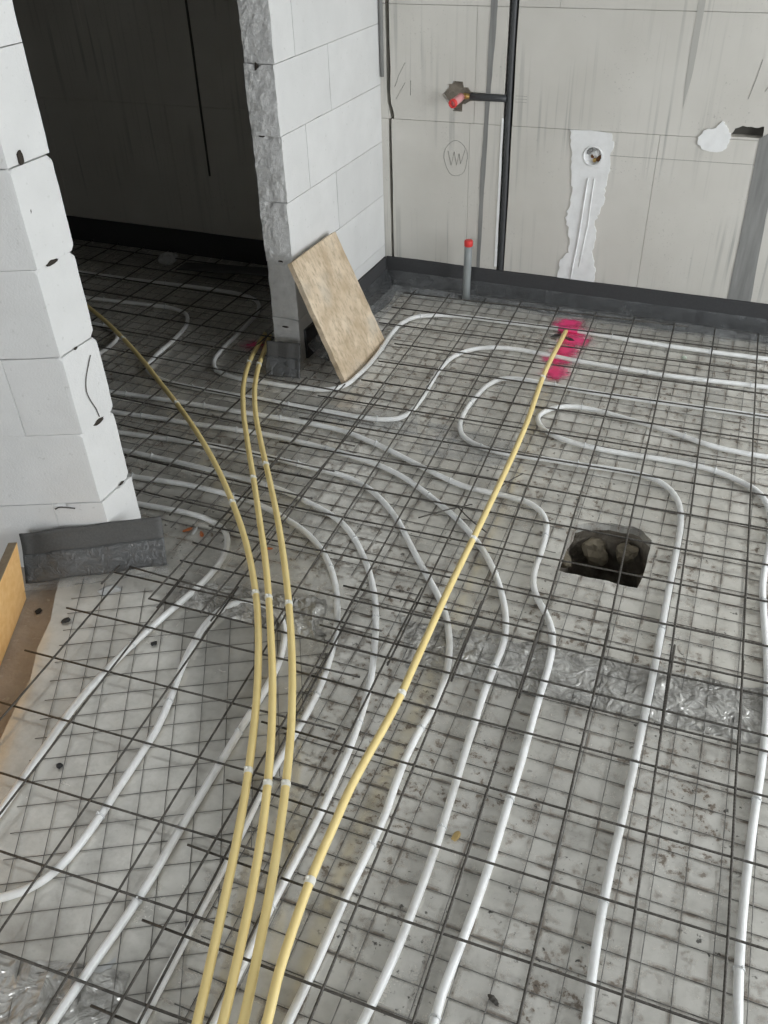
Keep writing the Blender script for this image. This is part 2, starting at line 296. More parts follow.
    n.color(n.mix(n.ramp(n.noise(11, 6, .7, dist=1.5), [(.45, 0.0), (.72, 1.0)]), (.075, .078, .081), (.14, .145, .15)))
    n.link(n.ramp(n.noise(7, 4), [(.35, .62), (.7, .88)]), n.b.inputs['Alpha'])
    n.bump(n.noise(20, 5, .6, dist=1.4), .7, .012)
    m = M['wallfoam'] = mat('lighter_grey_foam', rough=.6, spec=.4)
    n = NT(m)
    n.color(n.mix(n.noise(160, 3), (.055, .054, .052), (.105, .104, .10)))
    n.bump(n.noise(250, 2), .3, .003)
    m = M['tape'] = mat('crumpled_foil', rough=.22, metal=.25, spec=.7)
    n = NT(m)
    a = n.mix(n.ramp(n.noise(16, 5, .6, dist=1.2), [(.38, 0.0), (.60, 1.0)]), (.36, .35, .325), (.66, .65, .62))
    n.color(a)
    n.bump(n.noise(20, 2, .4, dist=2.2), 1.0, .016)
    # rebar and fine wire
    m = M['rebar'] = mat('dark_steel', rough=.55, metal=.45, spec=.5)
    n = NT(m)
    n.color(n.mix(n.ramp(n.noise(40, 3), [(.35, 0.0), (.75, 1.0)]), (.070, .064, .056), (.14, .130, .116)))
    w = n.new('ShaderNodeTexWave', wave_type='BANDS', bands_direction='X')
    w.inputs['Scale'].default_value = 34
    n.link(n.co, w.inputs['Vector'])
    n.bump(w.outputs['Fac'], .4, .002)
    m = M['wire'] = mat('thin_wire', rough=.5, metal=.35)
    n = NT(m)
    n.color(n.mix(n.ramp(n.noise(30, 3), [(.35, 0.0), (.7, 1.0)]), (.10, .095, .088), (.28, .275, .26)))
    # pipes
    m = M['pipe'] = mat('white_plastic_pipe', rough=.33, spec=.5)
    n = NT(m)
    a = n.mix(n.ramp(n.noise(22, 4), [(.45, 0.0), (.75, .5)]), (.93, .935, .925), (.70, .68, .63))
    a = n.mix(n.ramp(n.noise(1.6, 3), [(.50, 0.0), (.66, .45)]), a, (.55, .53, .48))
    n.color(a)
    m = M['yellow'] = mat('yellow_plastic_pipe', (.80, .60, .20), .35, spec=.5)
    n = NT(m)
    n.color(n.mix(n.ramp(n.noise(15, 3), [(.4, 0.0), (.75, .6)]), (.90, .72, .32), (.82, .62, .24)))
    M['band'] = mat('whitish_tape', (.80, .78, .70), .6)
    M['clip'] = mat('white_clip', (.72, .73, .73), .4)
    M['paint'] = m = mat('pink_spray_paint', (1.0, .12, .36), .6)
    n = NT(m)
    M['grey_pvc'] = mat('grey_pvc', (.27, .29, .29), .4)
    M['red'] = mat('red_plastic', (.72, .05, .045), .45)
    M['pale_red'] = mat('pale_red_plastic', (.70, .33, .33), .45)
    M['brass'] = mat('brass', (.62, .42, .16), .4, .9)
    M['black_tube'] = mat('black_conduit', (.045, .047, .05), .5)
    M['dark'] = mat('cavity_shade', (.05, .043, .036), .95, spec=.1)  # near-black colour stands in for shade in the joint holes
    m = M['recess'] = mat('rough_brown_recess', rough=.95, spec=.1)
    n = NT(m)
    n.color(n.mix(n.noise(45, 5), (.17, .145, .115), (.36, .325, .275)))
    n.bump(n.noise(80, 5), .8, .01)
    M['pencil'] = mat('pencil', (.20, .20, .19), .8)
    M['redline'] = mat('red_pencil', (.55, .14, .12), .8)
    M['rust'] = mat('rusty_bits', (.16, .07, .025), .9)
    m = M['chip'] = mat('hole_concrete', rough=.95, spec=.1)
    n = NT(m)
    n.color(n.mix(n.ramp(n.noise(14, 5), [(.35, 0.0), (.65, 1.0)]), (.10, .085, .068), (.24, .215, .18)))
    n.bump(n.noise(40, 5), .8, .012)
    m = M['stone'] = mat('beige_stone', rough=.9)
    n = NT(m)
    n.color(n.mix(n.noise(30, 4), (.13, .11, .075), (.22, .19, .14)))
    # wood
    m = M['osb'] = mat('chipboard', rough=.75, spec=.25)
    n = NT(m)
    a = n.mix(n.ramp(n.noise(9, 5), [(.35, 0.0), (.65, 1.0)]), (.54, .42, .285), (.78, .65, .49))
    a = n.mix(n.ramp(n.noise(1.0, 5, .7, n.mapping((26, 60, 26))), [(.47, 0.0), (.66, .85)]), a, (.42, .33, .225))
    a = n.mix(n.ramp(n.noise(5, 2), [(.52, 0.0), (.72, .6)]), a, (.50, .465, .40))
    n.color(a)
    n.bump(n.noise(90, 4), .3, .003)
    m = M['ply'] = mat('orange_plywood', rough=.5, spec=.4)
    n = NT(m)
    n.color(n.mix(n.ramp(n.noise(1.0, 4, .6, n.mapping((3, 40, 40))), [(.35, 0.0), (.7, 1.0)]), (.74, .43, .16), (.84, .54, .24)))
    m = M['plyedge'] = mat('weathered_wood_edge', rough=.8)
    n = NT(m)
    n.color(n.mix(n.noise(60, 3), (.16, .12, .075), (.28, .215, .14)))
    M['leaf'] = mat('dry_leaf', (.42, .30, .12), .8)
    M['orange'] = mat('orange_scrap', (.42, .13, .04), .6)
    M['black_bit'] = mat('black_scrap', (.03, .03, .03), .7)
    M['pebble'] = mat('pale_pebble', (.55, .62, .52), .7)
    M['clear_bit'] = mat('shiny_scrap', (.62, .63, .63), .15, .2)
    return M


M = make_materials()


# ---------------------------------------------------------------- helpers
def link_mesh(name, bm, m, parent=None, smooth=False):
    me = bpy.data.meshes.new(name)
    bmesh.ops.recalc_face_normals(bm, faces=bm.faces)
    bm.to_mesh(me)
    bm.free()
    if smooth:
        me.polygons.foreach_set('use_smooth', [True] * len(me.polygons))
    me.materials.append(m)
    return link_data(name, me, parent)


def link_data(name, me, parent=None):
    o = bpy.data.objects.new(name, me)
    COL.objects.link(o)
    if parent is not None:
        o.parent = parent
    return o


def empty(name, loc=(0, 0, 0), rz=0.0):
    o = bpy.data.objects.new(name, None)
    o.empty_display_size = .05
    COL.objects.link(o)
    o.location = loc
    o.rotation_euler = (0, 0, rz)
    return o


def tag(o, label=None, cat=None, group=None, kind=None):
    if label:
        o['label'] = label
    if cat:
        o['category'] = cat
    if group:
        o['group'] = group
    if kind:
        o['kind'] = kind
    return o


def struct(o, label=None):
    o['kind'] = 'structure'
    if label:
        o['label'] = label
    return o


def add_box(bm, lo, hi, bevel=0.0):
    lo, hi = Vector(lo), Vector(hi)
    mt = Matrix.Translation((lo + hi) / 2) @ Matrix.Diagonal((*(hi - lo), 1))
    r = bmesh.ops.create_cube(bm, size=1, matrix=mt)
    if bevel:
        es = list({e for v in r['verts'] for e in v.link_edges})
        bmesh.ops.bevel(bm, geom=es, offset=bevel, segments=1, affect='EDGES', profile=.5)


def box_obj(name, lo, hi, m, parent=None, bevel=0.0):
    bm = bmesh.new()
    add_box(bm, lo, hi, bevel)
    return link_mesh(name, bm, m, parent)


def spline(pts, step=.025, smooth=1):
    P = [Vector(p) for p in pts]
    for _ in range(smooth):
        P = [P[0]] + [P[i - 1] * .2 + P[i] * .6 + P[i + 1] * .2 for i in range(1, len(P) - 1)] + [P[-1]]
    out, par = [], []
    for i in range(len(P) - 1):
        a, b, c, d = P[max(i - 1, 0)], P[i], P[i + 1], P[min(i + 2, len(P) - 1)]
        # centripetal tangents keep uneven spacing smooth
        n = max(1, int(round((c - b).length / step)))
        l0, l1, l2 = max((b - a).length, 1e-4), max((c - b).length, 1e-4), max((d - c).length, 1e-4)
        m1 = ((b - a) / l0 * l1 + (c - b) / l1 * l0) / (l0 + l1) * l1 if i > 0 else (c - b)
        m2 = ((c - b) / l1 * l2 + (d - c) / l2 * l1) / (l1 + l2) * l1 if i < len(P) - 2 else (c - b)
        for k in range(n):
            t = k / n
            t2, t3 = t * t, t * t * t
            out.append(b * (2 * t3 - 3 * t2 + 1) + m1 * (t3 - 2 * t2 + t) + c * (-2 * t3 + 3 * t2) + m2 * (t3 - t2))
            par.append(i + t)
    out.append(P[-1])
    par.append(len(P) - 1)
    return out, par


def add_tube(bm, path, r, sides=10, cap=True, flat=1.0):
    rings = []
    n = len(path)
    up = Vector((0, 0, 1))
    prev = None
    for i, p in enumerate(path):
        t = (path[min(i + 1, n - 1)] - path[max(i - 1, 0)])
        if t.length < 1e-9:
            t = Vector((1, 0, 0))
        t.normalize()
        if prev is None:
            ref = up if abs(t.z) < .9 else Vector((1, 0, 0))
            x = t.cross(ref).normalized()
        else:
            x = (prev - t * prev.dot(t)).normalized()
        prev = x
        y = x.cross(t).normalized()
        rr = r(i / max(1, n - 1)) if callable(r) else r
        rings.append([bm.verts.new(p + (x * math.cos(2 * math.pi * k / sides) + y * math.sin(2 * math.pi * k / sides) * flat) * rr) for k in range(sides)])
    for a, b in zip(rings[:-1], rings[1:]):
        for k in range(sides):
            bm.faces.new((a[k], a[(k + 1) % sides], b[(k + 1) % sides], b[k]))
    if cap:
        bm.faces.new(rings[0][::-1])
        bm.faces.new(rings[-1])


def tube_obj(name, path, r, m, parent=None, sides=10, flat=1.0):
    bm = bmesh.new()
    add_tube(bm, [Vector(p) for p in path], r, sides, True, flat)
    return link_mesh(name, bm, m, parent, smooth=True)


def prism(bm, poly, y0, y1, axis='y'):
    """Extrude a 2-D outline: axis 'y' -> outline in x,z; axis 'z' -> outline in x,y."""
    def at(p, h):
        return Vector((p[0], h, p[1])) if axis == 'y' else Vector((p[0], p[1], h))
    a = [bm.verts.new(at(p, y0)) for p in poly]
    b = [bm.verts.new(at(p, y1)) for p in poly]
    n = len(poly)
    for i in range(n):
        bm.faces.new((a[i], a[(i + 1) % n], b[(i + 1) % n], b[i]))
    for ring, h in ((a, y0), (b, y1)):
        for tri in tessellate_polygon([[Vector((p[0], p[1], 0)) for p in poly]]):
            try:
                bm.faces.new([ring[i] for i in tri])
            except ValueError:
                pass


def jag(poly, amp, sub=4, seed=0):
    rnd = random.Random(seed)
    out = []
    for i, p in enumerate(poly):
        q = poly[(i + 1) % len(poly)]
        for k in range(sub):
            t = k / sub
            j = amp if k else amp * .3
            out.append((p[0] + (q[0] - p[0]) * t + rnd.uniform(-j, j), p[1] + (q[1] - p[1]) * t + rnd.uniform(-j, j)))
    return out


def fine_block(name, size, fmap, m, parent, res=.02, rough=None, dents=(), edge=.004, seed=0):
    """A block as a gridded box in local (a, b, c) 0..size, chipped and mapped to the wall by fmap.
    rough = (axis, side, amplitude, reach) breaks one face."""
    bm = bmesh.new()
    n = [max(1, int(round(s / res))) for s in size]
    seen = {}

    def vert(i, j, k):
        key = (i, j, k)
        if key not in seen:
            seen[key] = bm.verts.new((size[0] * i / n[0], size[1] * j / n[1], size[2] * k / n[2]))
        return seen[key]
    for ax in range(3):
        u, w = [q for q in range(3) if q != ax]
        for side in (0, n[ax]):
            for i in range(n[u]):
                for j in range(n[w]):
                    q = []
                    for di, dj in ((0, 0), (1, 0), (1, 1), (0, 1)):
                        ix = [0, 0, 0]
                        ix[ax], ix[u], ix[w] = side, i + di, j + dj
                        q.append(vert(*ix))
                    bm.faces.new(q)
    off = Vector((seed * 3.7, seed * 1.3, seed * 2.1))
    ctr = Vector(size) / 2
    for v in bm.verts:
        p = v.co.copy()
        mv = Vector((0, 0, 0))
        # worn arrises
        d = sorted((min(p[a], size[a] - p[a]), a) for a in range(3))
        if d[1][0] < 1e-6:
            w = max(0, noise.noise(p * 14 + off) + .25) * edge * 1.6 + edge * .3
            for dist, a in d[:2]:
                mv[a] += w if p[a] < ctr[a] else -w
        if rough:
            ax, side, amp, reach = rough
            dist = p[ax] if side == 0 else size[ax] - p[ax]
            wgt = math.exp(-dist / reach)
            h = noise.fractal(p * 22 + off, .8, 2.1, 5) * .6 + noise.noise(p * 60 + off) * .35 + noise.noise(p * 7 + off) * .5
            mv[ax] += (h * amp + (amp * .4)) * wgt * (1 if side == 0 else -1)
            lat = Vector((noise.noise(p * 30 + off + Vector((9, 0, 0))), noise.noise(p * 30 + off + Vector((0, 9, 0))), 0)) * amp * .2 * wgt
            mv += lat
        for c, r, dep in dents:
            c = Vector(c)
            q = (p - c).length / r
            if q < 1.6:
                mv += (ctr - p).normalized() * dep * math.exp(-q * q * 1.5)
        v.co = p + mv
    for v in bm.verts:
        v.co = fmap(v.co)
    return link_mesh(name, bm, m, parent)


def cut(o, cutters):
    """Boolean-subtract cutter meshes from o and bake the result."""
    for c in cutters:
        md = o.modifiers.new('cut', 'BOOLEAN')
        md.operation = 'DIFFERENCE'
        md.solver = 'EXACT'
        md.object = c
    dg = bpy.context.evaluated_depsgraph_get()
    dg.update()
    me = bpy.data.meshes.new_from_object(o.evaluated_get(dg))
    o.modifiers.clear()
    old = o.data
    o.data = me
    bpy.data.meshes.remove(old)
    for c in cutters:
        bpy.data.objects.remove(c, do_unlink=True)


# ================================================================ THE SETTING
# ---- film covered insulation floor with the square opening
FOIL_EDGE = [(-1.80, 1.52), (-1.748, 1.468), (-1.70, 1.385), (-1.649, 1.293), (-1.60, 1.19), (-1.544, 1.086), (-1.51, .99), (-1.466, .886), (-1.36, .62), (-1.0, -.4), (-.9, REAR_Y)]
FOIL_EDGE = [FOIL_EDGE[0]] + [(x + random.uniform(-.008, .008), y) for x, y in FOIL_EDGE[1:]]
outer = [(-4.4, 1.52)] + FOIL_EDGE + [(WIN_X, REAR_Y), (WIN_X, BACK_Y), (-4.4, BACK_Y)]
hole = HOLE
bm = bmesh.new()
loops = [[Vector((x, y, 0)) for x, y in outer], [Vector((x, y, 0)) for x, y in hole]]
vt = [bm.verts.new(p) for lp in loops for p in lp]
vb = [bm.verts.new(p - Vector((0, 0, .03))) for lp in loops for p in lp]
for tri in tessellate_polygon(loops):
    bm.faces.new([vt[i] for i in tri])
k0 = 0
for lp in loops:
    for i in range(len(lp)):
        a, b = k0 + i, k0 + (i + 1) % len(lp)
        bm.faces.new((vt[a], vt[b], vb[b], vb[a]))
    k0 += len(lp)
floor = struct(link_mesh('floor', bm, M['floor']), 'grey film-covered insulation floor under the steel meshes')

slab = struct(box_obj('floor_slab', (-4.4, REAR_Y, -.16), (-.55, 1.95, -.028), M['concrete']), 'bare dusty brown concrete beside the film edge')

# sides and bottom of the opening, broken through the slab
hole_root = struct(empty('floor_opening', (sum(p[0] for p in hole) / len(hole), sum(p[1] for p in hole) / len(hole), 0)), 'dark square hole broken through the floor')
hc = hole_root.location.copy()
bm = bmesh.new()
depths = [-.03, -.07, -.12, -.18, -.25, -.32]
rows = []
for di, d in enumerate(depths):
    row = []
    for i, p in enumerate(hole):
        w = 1.03 + (noise.noise(Vector((p[0] * 18, p[1] * 18, d * 16))) * .10 + .05 if di else 0)
        row.append(bm.verts.new(((p[0] - hc.x) * w, (p[1] - hc.y) * w, d)))
    rows.append(row)
for a, b in zip(rows[:-1], rows[1:]):
    for i in range(len(hole)):
        bm.faces.new((a[i], a[(i + 1) % len(hole)], b[(i + 1) % len(hole)], b[i]))
bm.faces.new(rows[-1])
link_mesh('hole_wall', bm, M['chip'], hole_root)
for q, (dx, dy, dz, r) in enumerate(((-.05, .143, -.11, .042), (.055, .143, -.09, .034), (.142, .06, -.10, .036), (-.142, .03, -.08, .03), (.0, .02, -.33, .05), (-.06, -.03, -.32, .045))):
    bm = bmesh.new()
    bmesh.ops.create_icosphere(bm, subdivisions=3, radius=r)
    for v in bm.verts:
        v.co *= 1 + noise.noise(v.co * 26 + Vector((q, 0, 0))) * .7 + noise.noise(v.co * 80 + Vector((q, 0, 0))) * .2
        v.co += Vector((dx, dy, dz))
    link_mesh('stone', bm, M['stone'], hole_root)

# ---- ceiling and the walls outside the picture
struct(box_obj('ceiling', (-4.5, REAR_Y - .1, CEIL), (WIN_X + .15, BACK_Y + .15, CEIL + .12), M['ceiling']), 'raw concrete ceiling')


def wall_with_opening(name, axis, at, thick, a0, a1, o0, o1, z0, z1, label):
    bm = bmesh.new()
    for lo, hi, za, zb in ((a0, o0, -.16, CEIL), (o1, a1, -.16, CEIL), (o0, o1, z1, CEIL), (o0, o1, -.16, z0)):
        if hi - lo < 1e-4 or zb - za < 1e-3:
            continue
        if axis == 'x':
            add_box(bm, (at, lo, za), (at + thick, hi, zb))
        else:
            add_box(bm, (lo, at, za), (hi, at + thick, zb))
    return struct(link_mesh(name, bm, M['shell']), label)


wall_with_opening('wall_right', 'x', WIN_X, .12, REAR_Y, BACK_Y + .15, WIN_Y0, WIN_Y1, WIN_Z0, WIN_Z1, 'unfinished outer wall with the open window')
wall_with_opening('wall_rear', 'y', REAR_Y - .12, .12, -4.5, WIN_X + .12, RW_X0, RW_X1, RW_Z0, RW_Z1, 'unfinished wall behind the viewer with an opening added for light')
struct(box_obj('wall_left', (-4.52, REAR_Y, -.16), (-4.4, BACK_Y + .15, CEIL), M['darkwall']), 'unseen far left wall, toned dark to dim the dark room')

# ---- back wall: a core with panels in front of it, slots and holes cut into the panels
wb = struct(box_obj('wall_back', (-4.5, BACK_Y + .045, -.16), (WIN_X + .12, BACK_Y + .15, CEIL), M['joint']), 'grey panel wall with chases and plaster patches')
G = .0007
JZ = (.785, 1.245)


def jz(x, z):
    return z + (x + 1.69) * .012 if z < 1.0 else z


def panel(x0, x1, z0, z1, m='backwall'):
    bm = bmesh.new()
    add_box(bm, (x0 + G, BACK_Y, z0 + G), (x1 - G, BACK_Y + .06, z1 - G), .0009)
    for v in bm.verts:
        if abs(v.co.z - JZ[0]) < .02:
            v.co.z += (v.co.x + 1.69) * .009
    return link_mesh('panel', bm, M[m], wb)


panels = {}
low = [-4.45, -3.66, -2.885, -2.10, -1.653, -1.262, -.437, .35, 1.15, 2.0, WIN_X + .1]
mid = [-4.45, -3.3, -2.66, -2.05, -1.653, -1.244, .0, .62, 1.6, WIN_X + .1]
top = [-4.45, -3.0, -1.9, -.9, .3, 1.5, WIN_X + .1]
for key, xs, za, zb in (('low', low, -.16, JZ[0]), ('mid', mid, JZ[0], JZ[1]), ('top', top, JZ[1], 1.9), ('high', mid, 1.9, CEIL)):
    for a, b in zip(xs[:-1], xs[1:]):
        panels[(key, a)] = panel(a, b, za, zb)


def cutter(poly, depth=.052):
    bm = bmesh.new()
    prism(bm, poly, BACK_Y - .02, BACK_Y + depth)
    return link_mesh('cutter', bm, M['joint'])


def edge_wobble(pts, amp, seed):
    rnd = random.Random(seed)
    return [(x + rnd.uniform(-amp, amp), z) for x, z in pts]


# vertical slot by the partition, jogging sideways at the panel joint
zs = [1.42, 1.3, 1.25, 1.1, 1.0, .9, .85, .82, .80, .775]
L1 = [(-1.662 + random.uniform(-.0015, .0015), z) for z in zs[:6]] + [(-1.659, .85), (-1.652, .82), (-1.646, .80), (-1.643, .775)]
R1 = [(-1.641 + random.uniform(-.002, .002), z) for z in zs[:6]] + [(-1.640, .85), (-1.629, .82), (-1.626, .80), (-1.626, .775)]
slot_a = L1 + R1[::-1]
zs2 = [.80, .7, .6, .5, .4, .3, .2, .1, .0]
slot_b = [(-1.656 + random.uniform(-.001, .001), z) for z in zs2] + [(-1.640 + random.uniform(-.002, .002), z) for z in zs2[::-1]]
# chase with the black conduit
zc = [1.95, 1.6, 1.3, 1.1, .9, .7, .5, .3, .15, .0]
slot_c = [(-1.110 + random.uniform(-.002, .002), z) for z in zc] + [(-1.068 + random.uniform(-.002, .002), z) for z in zc[::-1]]
# cut-out round the red plug and the cross chase
plug_cut = [(-1.395, .90), (-1.372, .925), (-1.372, .945), (-1.35, .945), (-1.345, .957), (-1.30, .957), (-1.295, .935), (-1.275, .935), (-1.262, .918), (-1.11, .915), (-1.10, .885), (-1.262, .882), (-1.285, .868), (-1.30, .865), (-1.30, .835), (-1.345, .835), (-1.345, .865), (-1.37, .868)]
# broken gap on the right
gap_cut = jag([(-.166, .808), (-.15, .84), (-.125, .852), (-.075, .847), (-.045, .855), (-.042, .808)], .002, 3, 3)
box_cut = [(-.703 + .043 * math.cos(a * math.pi / 12), .693 + .043 * math.sin(a * math.pi / 12)) for a in range(24)]
cut(panels[('mid', -1.653)], [cutter(slot_a), cutter(plug_cut, .03), cutter([(-1.122, 1.3), (-1.122, .7), (-1.06, .7), (-1.06, 1.3)], -.018)] if False else [cutter(slot_a), cutter(plug_cut, .03)])
cut(panels[('mid', -2.05)], [cutter(slot_a)])
cut(panels[('low', -1.653)], [cutter(slot_b)])
cut(panels[('low', -2.10)], [cutter(slot_b)])
cut(panels[('top', -1.9)], [cutter(slot_a), cutter(slot_c)])
cut(panels[('mid', -1.244)], [cutter(slot_c), cutter(plug_cut, .03), cutter(gap_cut)])
cut(panels[('low', -1.262)], [cutter(slot_c), cutter(box_cut, .04)])
# hairline slot in the dark room
cut(panels[('mid', -2.66)], [])
crack = [(-2.664, 1.3), (-2.666, 1.0), (-2.669, .76), (-2.672, .443)]
tube_obj('crack', [(x, BACK_Y - .0005, z) for x, z in crack], .006, M['joint'], wb, 6)

# ---- partition of aerated blocks, broken end towards the doorway
pw = struct(empty('wall_partition', (PART_X - .0625, PART_Y0, 0)), 'white block partition with a broken rough end')
PT = .125
Zp = [-.16, .192, .437, .682, .927, 1.17, 1.415, 1.66, 2.1, CEIL]
JY = [3.20, 3.44, 3.44, 3.195, 3.43, 3.156, 3.43, 3.19, 3.43]
JY = {0: 3.20, 1: 3.195, 2: 3.44, 3: 3.195, 4: 3.43, 5: 3.156, 6: 3.43, 7: 3.2, 8: 3.44}
EDGE_IN = [0, .004, -.003, .002, -.004, .003, 0, 0, 0]
for i in range(len(Zp) - 1):
    z0, z1 = Zp[i] + .0006, Zp[i + 1] - .0006
    ya, yb, yc = PART_Y0 + EDGE_IN[i], JY[i], BACK_Y

    def fm(p, z0=z0, ya=ya):
        return Vector((PART_X - .0 - PT + p.x, ya + p.y, z0 + p.z)) - pw.location
    dents = []
    if i in (1, 2, 3, 4):
        dents = [((.05 + .02 * (i % 2), 0, z1 - z0), .014, .022)]
    b = fine_block('block', (PT, yb - ya - .0012, z1 - z0), fm, M['block'], pw, .0125 if i < 6 else .05, (1, 0, .0065, .010), dents, .0010, i + 1)
    # broken face carries the rough material
    b.data.materials.append(M['block_rough'])
    for pl in b.data.polygons:
        if pl.normal.y < -.35 and pl.center.y < (ya - PART_Y0) + .03:
            pl.material_index = 1
    box_obj('block', Vector((PART_X - PT, yb + .0012, z0)) - pw.location, Vector((PART_X, yc, z1)) - pw.location, M['block'], pw, .0008)

# ---- block wall on the left: skewed front face and the doorway reveal
pl_ = struct(empty('wall_near_left', PILLAR), 'skewed white block wall left of the doorway')
PW = .147
Zl = [-.16, .213, .455, .696, .941, 1.186, 1.43, 1.675, 2.1, CEIL]
JU = [(.152, .75), (.46, 1.06), (.164, .78), (.44, 1.05), (.30, .90), (.5, 1.1), (.2, .8), (.5, 1.1), (.3, .9)]
for i in range(len(Zl) - 1):
    z0, z1 = Zl[i] + .0007, Zl[i + 1] - .0007
    us = [0.0, *JU[i], 2.0, 3.1]
    jog = (.004, -.003, .002, -.002, .003, .0, .0, 0, 0)[i]
    for j, (u0, u1) in enumerate(zip(us[:-1], us[1:])):
        def fm(p, u0=u0, z0=z0, jog=jog):
            q = PDIR * -(u0 + p.x) + Vector((0, p.y, 0)) + Vector((jog, 0, z0 + p.z))
            return q
        if j == 0 and i < 7:
            dn = []
            if i in (1, 2, 3, 4):
                dn = [((0, .0, z1 - z0), .010, .008), ((0, PW, z1 - z0), .012, .010), ((0, PW, .0), .010, .008), ((0, .06, (z1 - z0) * .6), .008, .003)]
            if i == 0:
                dn = [((0, .1, z1 - z0), .02, .01), ((.12, 0, z1 - z0), .012, .01)]
            fine_block('block', (u1 - u0 - .0012, PW, z1 - z0), fm, M['block'], pl_, .0115 if u1 < .35 else .0155, (0, 0, .0012, .012), dn, .0007, 20 + i)
        else:
            fine_block('block', (u1 - u0 - .0012, PW, z1 - z0), fm, M['block'], pl_, .12, None, (), .0, 40 + i)
# hairline crack running down the reveal
ck = [(PILLAR.x + .0045, PILLAR.y + y, z) for y, z in ((.105, .655), (.085, .63), (.062, .60), (.05, .565), (.06, .53), (.075, .50), (.078, .47))]
tube_obj('crack', spline([Vector(p) - PILLAR for p in ck], .008, 1)[0], .0014, M['joint'], pl_, 6)
ck = [PILLAR - PDIR * u + Vector((.005, -.0035, z)) for u, z in ((.145, .197), (.135, .205), (.12, .203), (.085, .197))]
tube_obj('crack', spline([Vector(p) - PILLAR for p in ck], .01, 1)[0], .002, M['joint'], pl_, 6)

# solid dark blobs standing in for the shade inside small joint holes
def pit_shade(parent, p, r, q):
    bm = bmesh.new()
    bmesh.ops.create_icosphere(bm, subdivisions=2, radius=1)
    for v in bm.verts:
        v.co *= 1 + .35 * noise.noise(v.co * 1.5 + Vector((q, 0, 0)))
        v.co = Vector((v.co.x * r[0], v.co.y * r[1], v.co.z * r[2])) + Vector(p)
    link_mesh('pit_shade', bm, M['dark'], parent, True)


for q, (y, z, r) in enumerate(((.055, .941, (.003, .022, .007)), (.075, .455, (.003, .022, .008)), (.06, .696, (.002, .008, .004)), (.045, 1.20, (.003, .010, .018)), (.10, .216, (.002, .014, .004)), (.03, 1.08, (.002, .006, .012)))):
    pit_shade(pl_, (.001, y, z), r, q)
for q, (x, z, r) in enumerate(((-.012, 1.15, (.010, .004, .028)), (-.02, .925, (.012, .003, .006)), (.01, .445, (.016, .004, .005)), (-.005, .155, (.018, .003, .004)))):
    pit_shade(pw, (x, .004, z), r, q + 9)

# unseen lintel, added over the doorway to keep light out of the dark room
struct(box_obj('added_wall_above_door', (PART_X - PT, PILLAR.y + PW, 2.05), (PART_X, PART_Y0, CEIL), M['block']), 'unseen block lintel added above the doorway to cut light')

# ================================================================ WALL DETAILS
def wall_plate(name, poly, thick, m, label, cat, amp=0, sub=1, seed=0, parent=None):
    bm = bmesh.new()
    prism(bm, jag(poly, amp, sub, seed) if amp else poly, BACK_Y - thick, BACK_Y + .004)
    o = link_mesh(name, bm, M[m], parent)
    if parent is None:
        tag(o, label, cat)
    return o


# filled chases
wall_plate('mortar_band', [(-1.190, 2.0), (-1.158, 2.0), (-1.158, 1.25), (-1.163, 1.1), (-1.172, .95), (-1.176, .85), (-1.178, .70), (-1.186, .45), (-1.190, .10), (-1.207, .10), (-1.204, .45), (-1.205, .6), (-1.20, .66), (-1.196, .8), (-1.192, .95), (-1.190, 1.1), (-1.187, 1.25)], .002, 'mortar', 'narrow dark grey mortar band left of the black conduit', 'mortar', .0012, 4, 5)
wall_plate('mortar_band', [(-.052, .81), (.02, .86), (.03, .78), (.036, .6), (.045, .4), (.06, .1), (-.04, .1), (-.043, .4), (-.048, .6)], .002, 'mortar', 'wide grey mortar band at the right edge of the back wall', 'mortar', .0012, 4, 6)
wall_plate('mortar_band', [(-.37, 1.42), (-.345, 1.42), (-.348, 1.1), (-.352, 1.0), (-.365, .9), (-.372, 1.0), (-.374, 1.15)], .001, 'smear', 'faint thin mortar streak high on the back wall', 'mortar', .001, 4, 7)

# white plaster patch with the round junction box
patch = empty('plaster_patch', (-.70, BACK_Y, .47))
off = Vector(patch.location)
out_l = [(-.812, .792), (-.803, .75), (-.795, .70), (-.79, .66), (-.785, .58), (-.778, .52), (-.785, .46), (-.795, .42), (-.775, .36), (-.762, .30), (-.765, .26), (-.80, .22), (-.805, .15), (-.80, .08)]
out_r = [(-.635, .08), (-.63, .15), (-.632, .20), (-.655, .26), (-.648, .34), (-.662, .40), (-.645, .45), (-.632, .50), (-.636, .56), (-.628, .62), (-.628, .68), (-.62, .74), (-.632, .79)]
bm = bmesh.new()
poly = jag(out_l + out_r, .006, 4, 11)
ring = [(-.703 + .0435 * math.cos(a * math.pi / 12), .693 + .0435 * math.sin(a * math.pi / 12)) for a in range(24)]
lp = [[Vector((x, z, 0)) for x, z in poly], [Vector((x, z, 0)) for x, z in ring]]
flat_pts = [p for l in lp for p in l]
va = [bm.verts.new(Vector((p.x, BACK_Y - .004 - .002 * noise.noise(Vector((p.x * 20, p.y * 20, 0))), p.y)) - off) for p in flat_pts]
vb = [bm.verts.new(Vector((p.x, BACK_Y + .004, p.y)) - off) for p in flat_pts]
for tri in tessellate_polygon(lp):
    bm.faces.new([va[i] for i in tri])
k0 = 0
for l in lp:
    for i in range(len(l)):
        a, b = k0 + i, k0 + (i + 1) % len(l)
        bm.faces.new((va[a], va[b], vb[b], vb[a]))
    k0 += len(l)
link_mesh('plaster', bm, M['plaster'], patch)
tube_obj('ridge', [Vector((x, BACK_Y - .004, z)) - off for x, z in ((-.712, .60), (-.718, .5), (-.722, .4), (-.728, .3), (-.738, .2), (-.742, .13))], .0065, M['plaster'], patch, 8, .3)
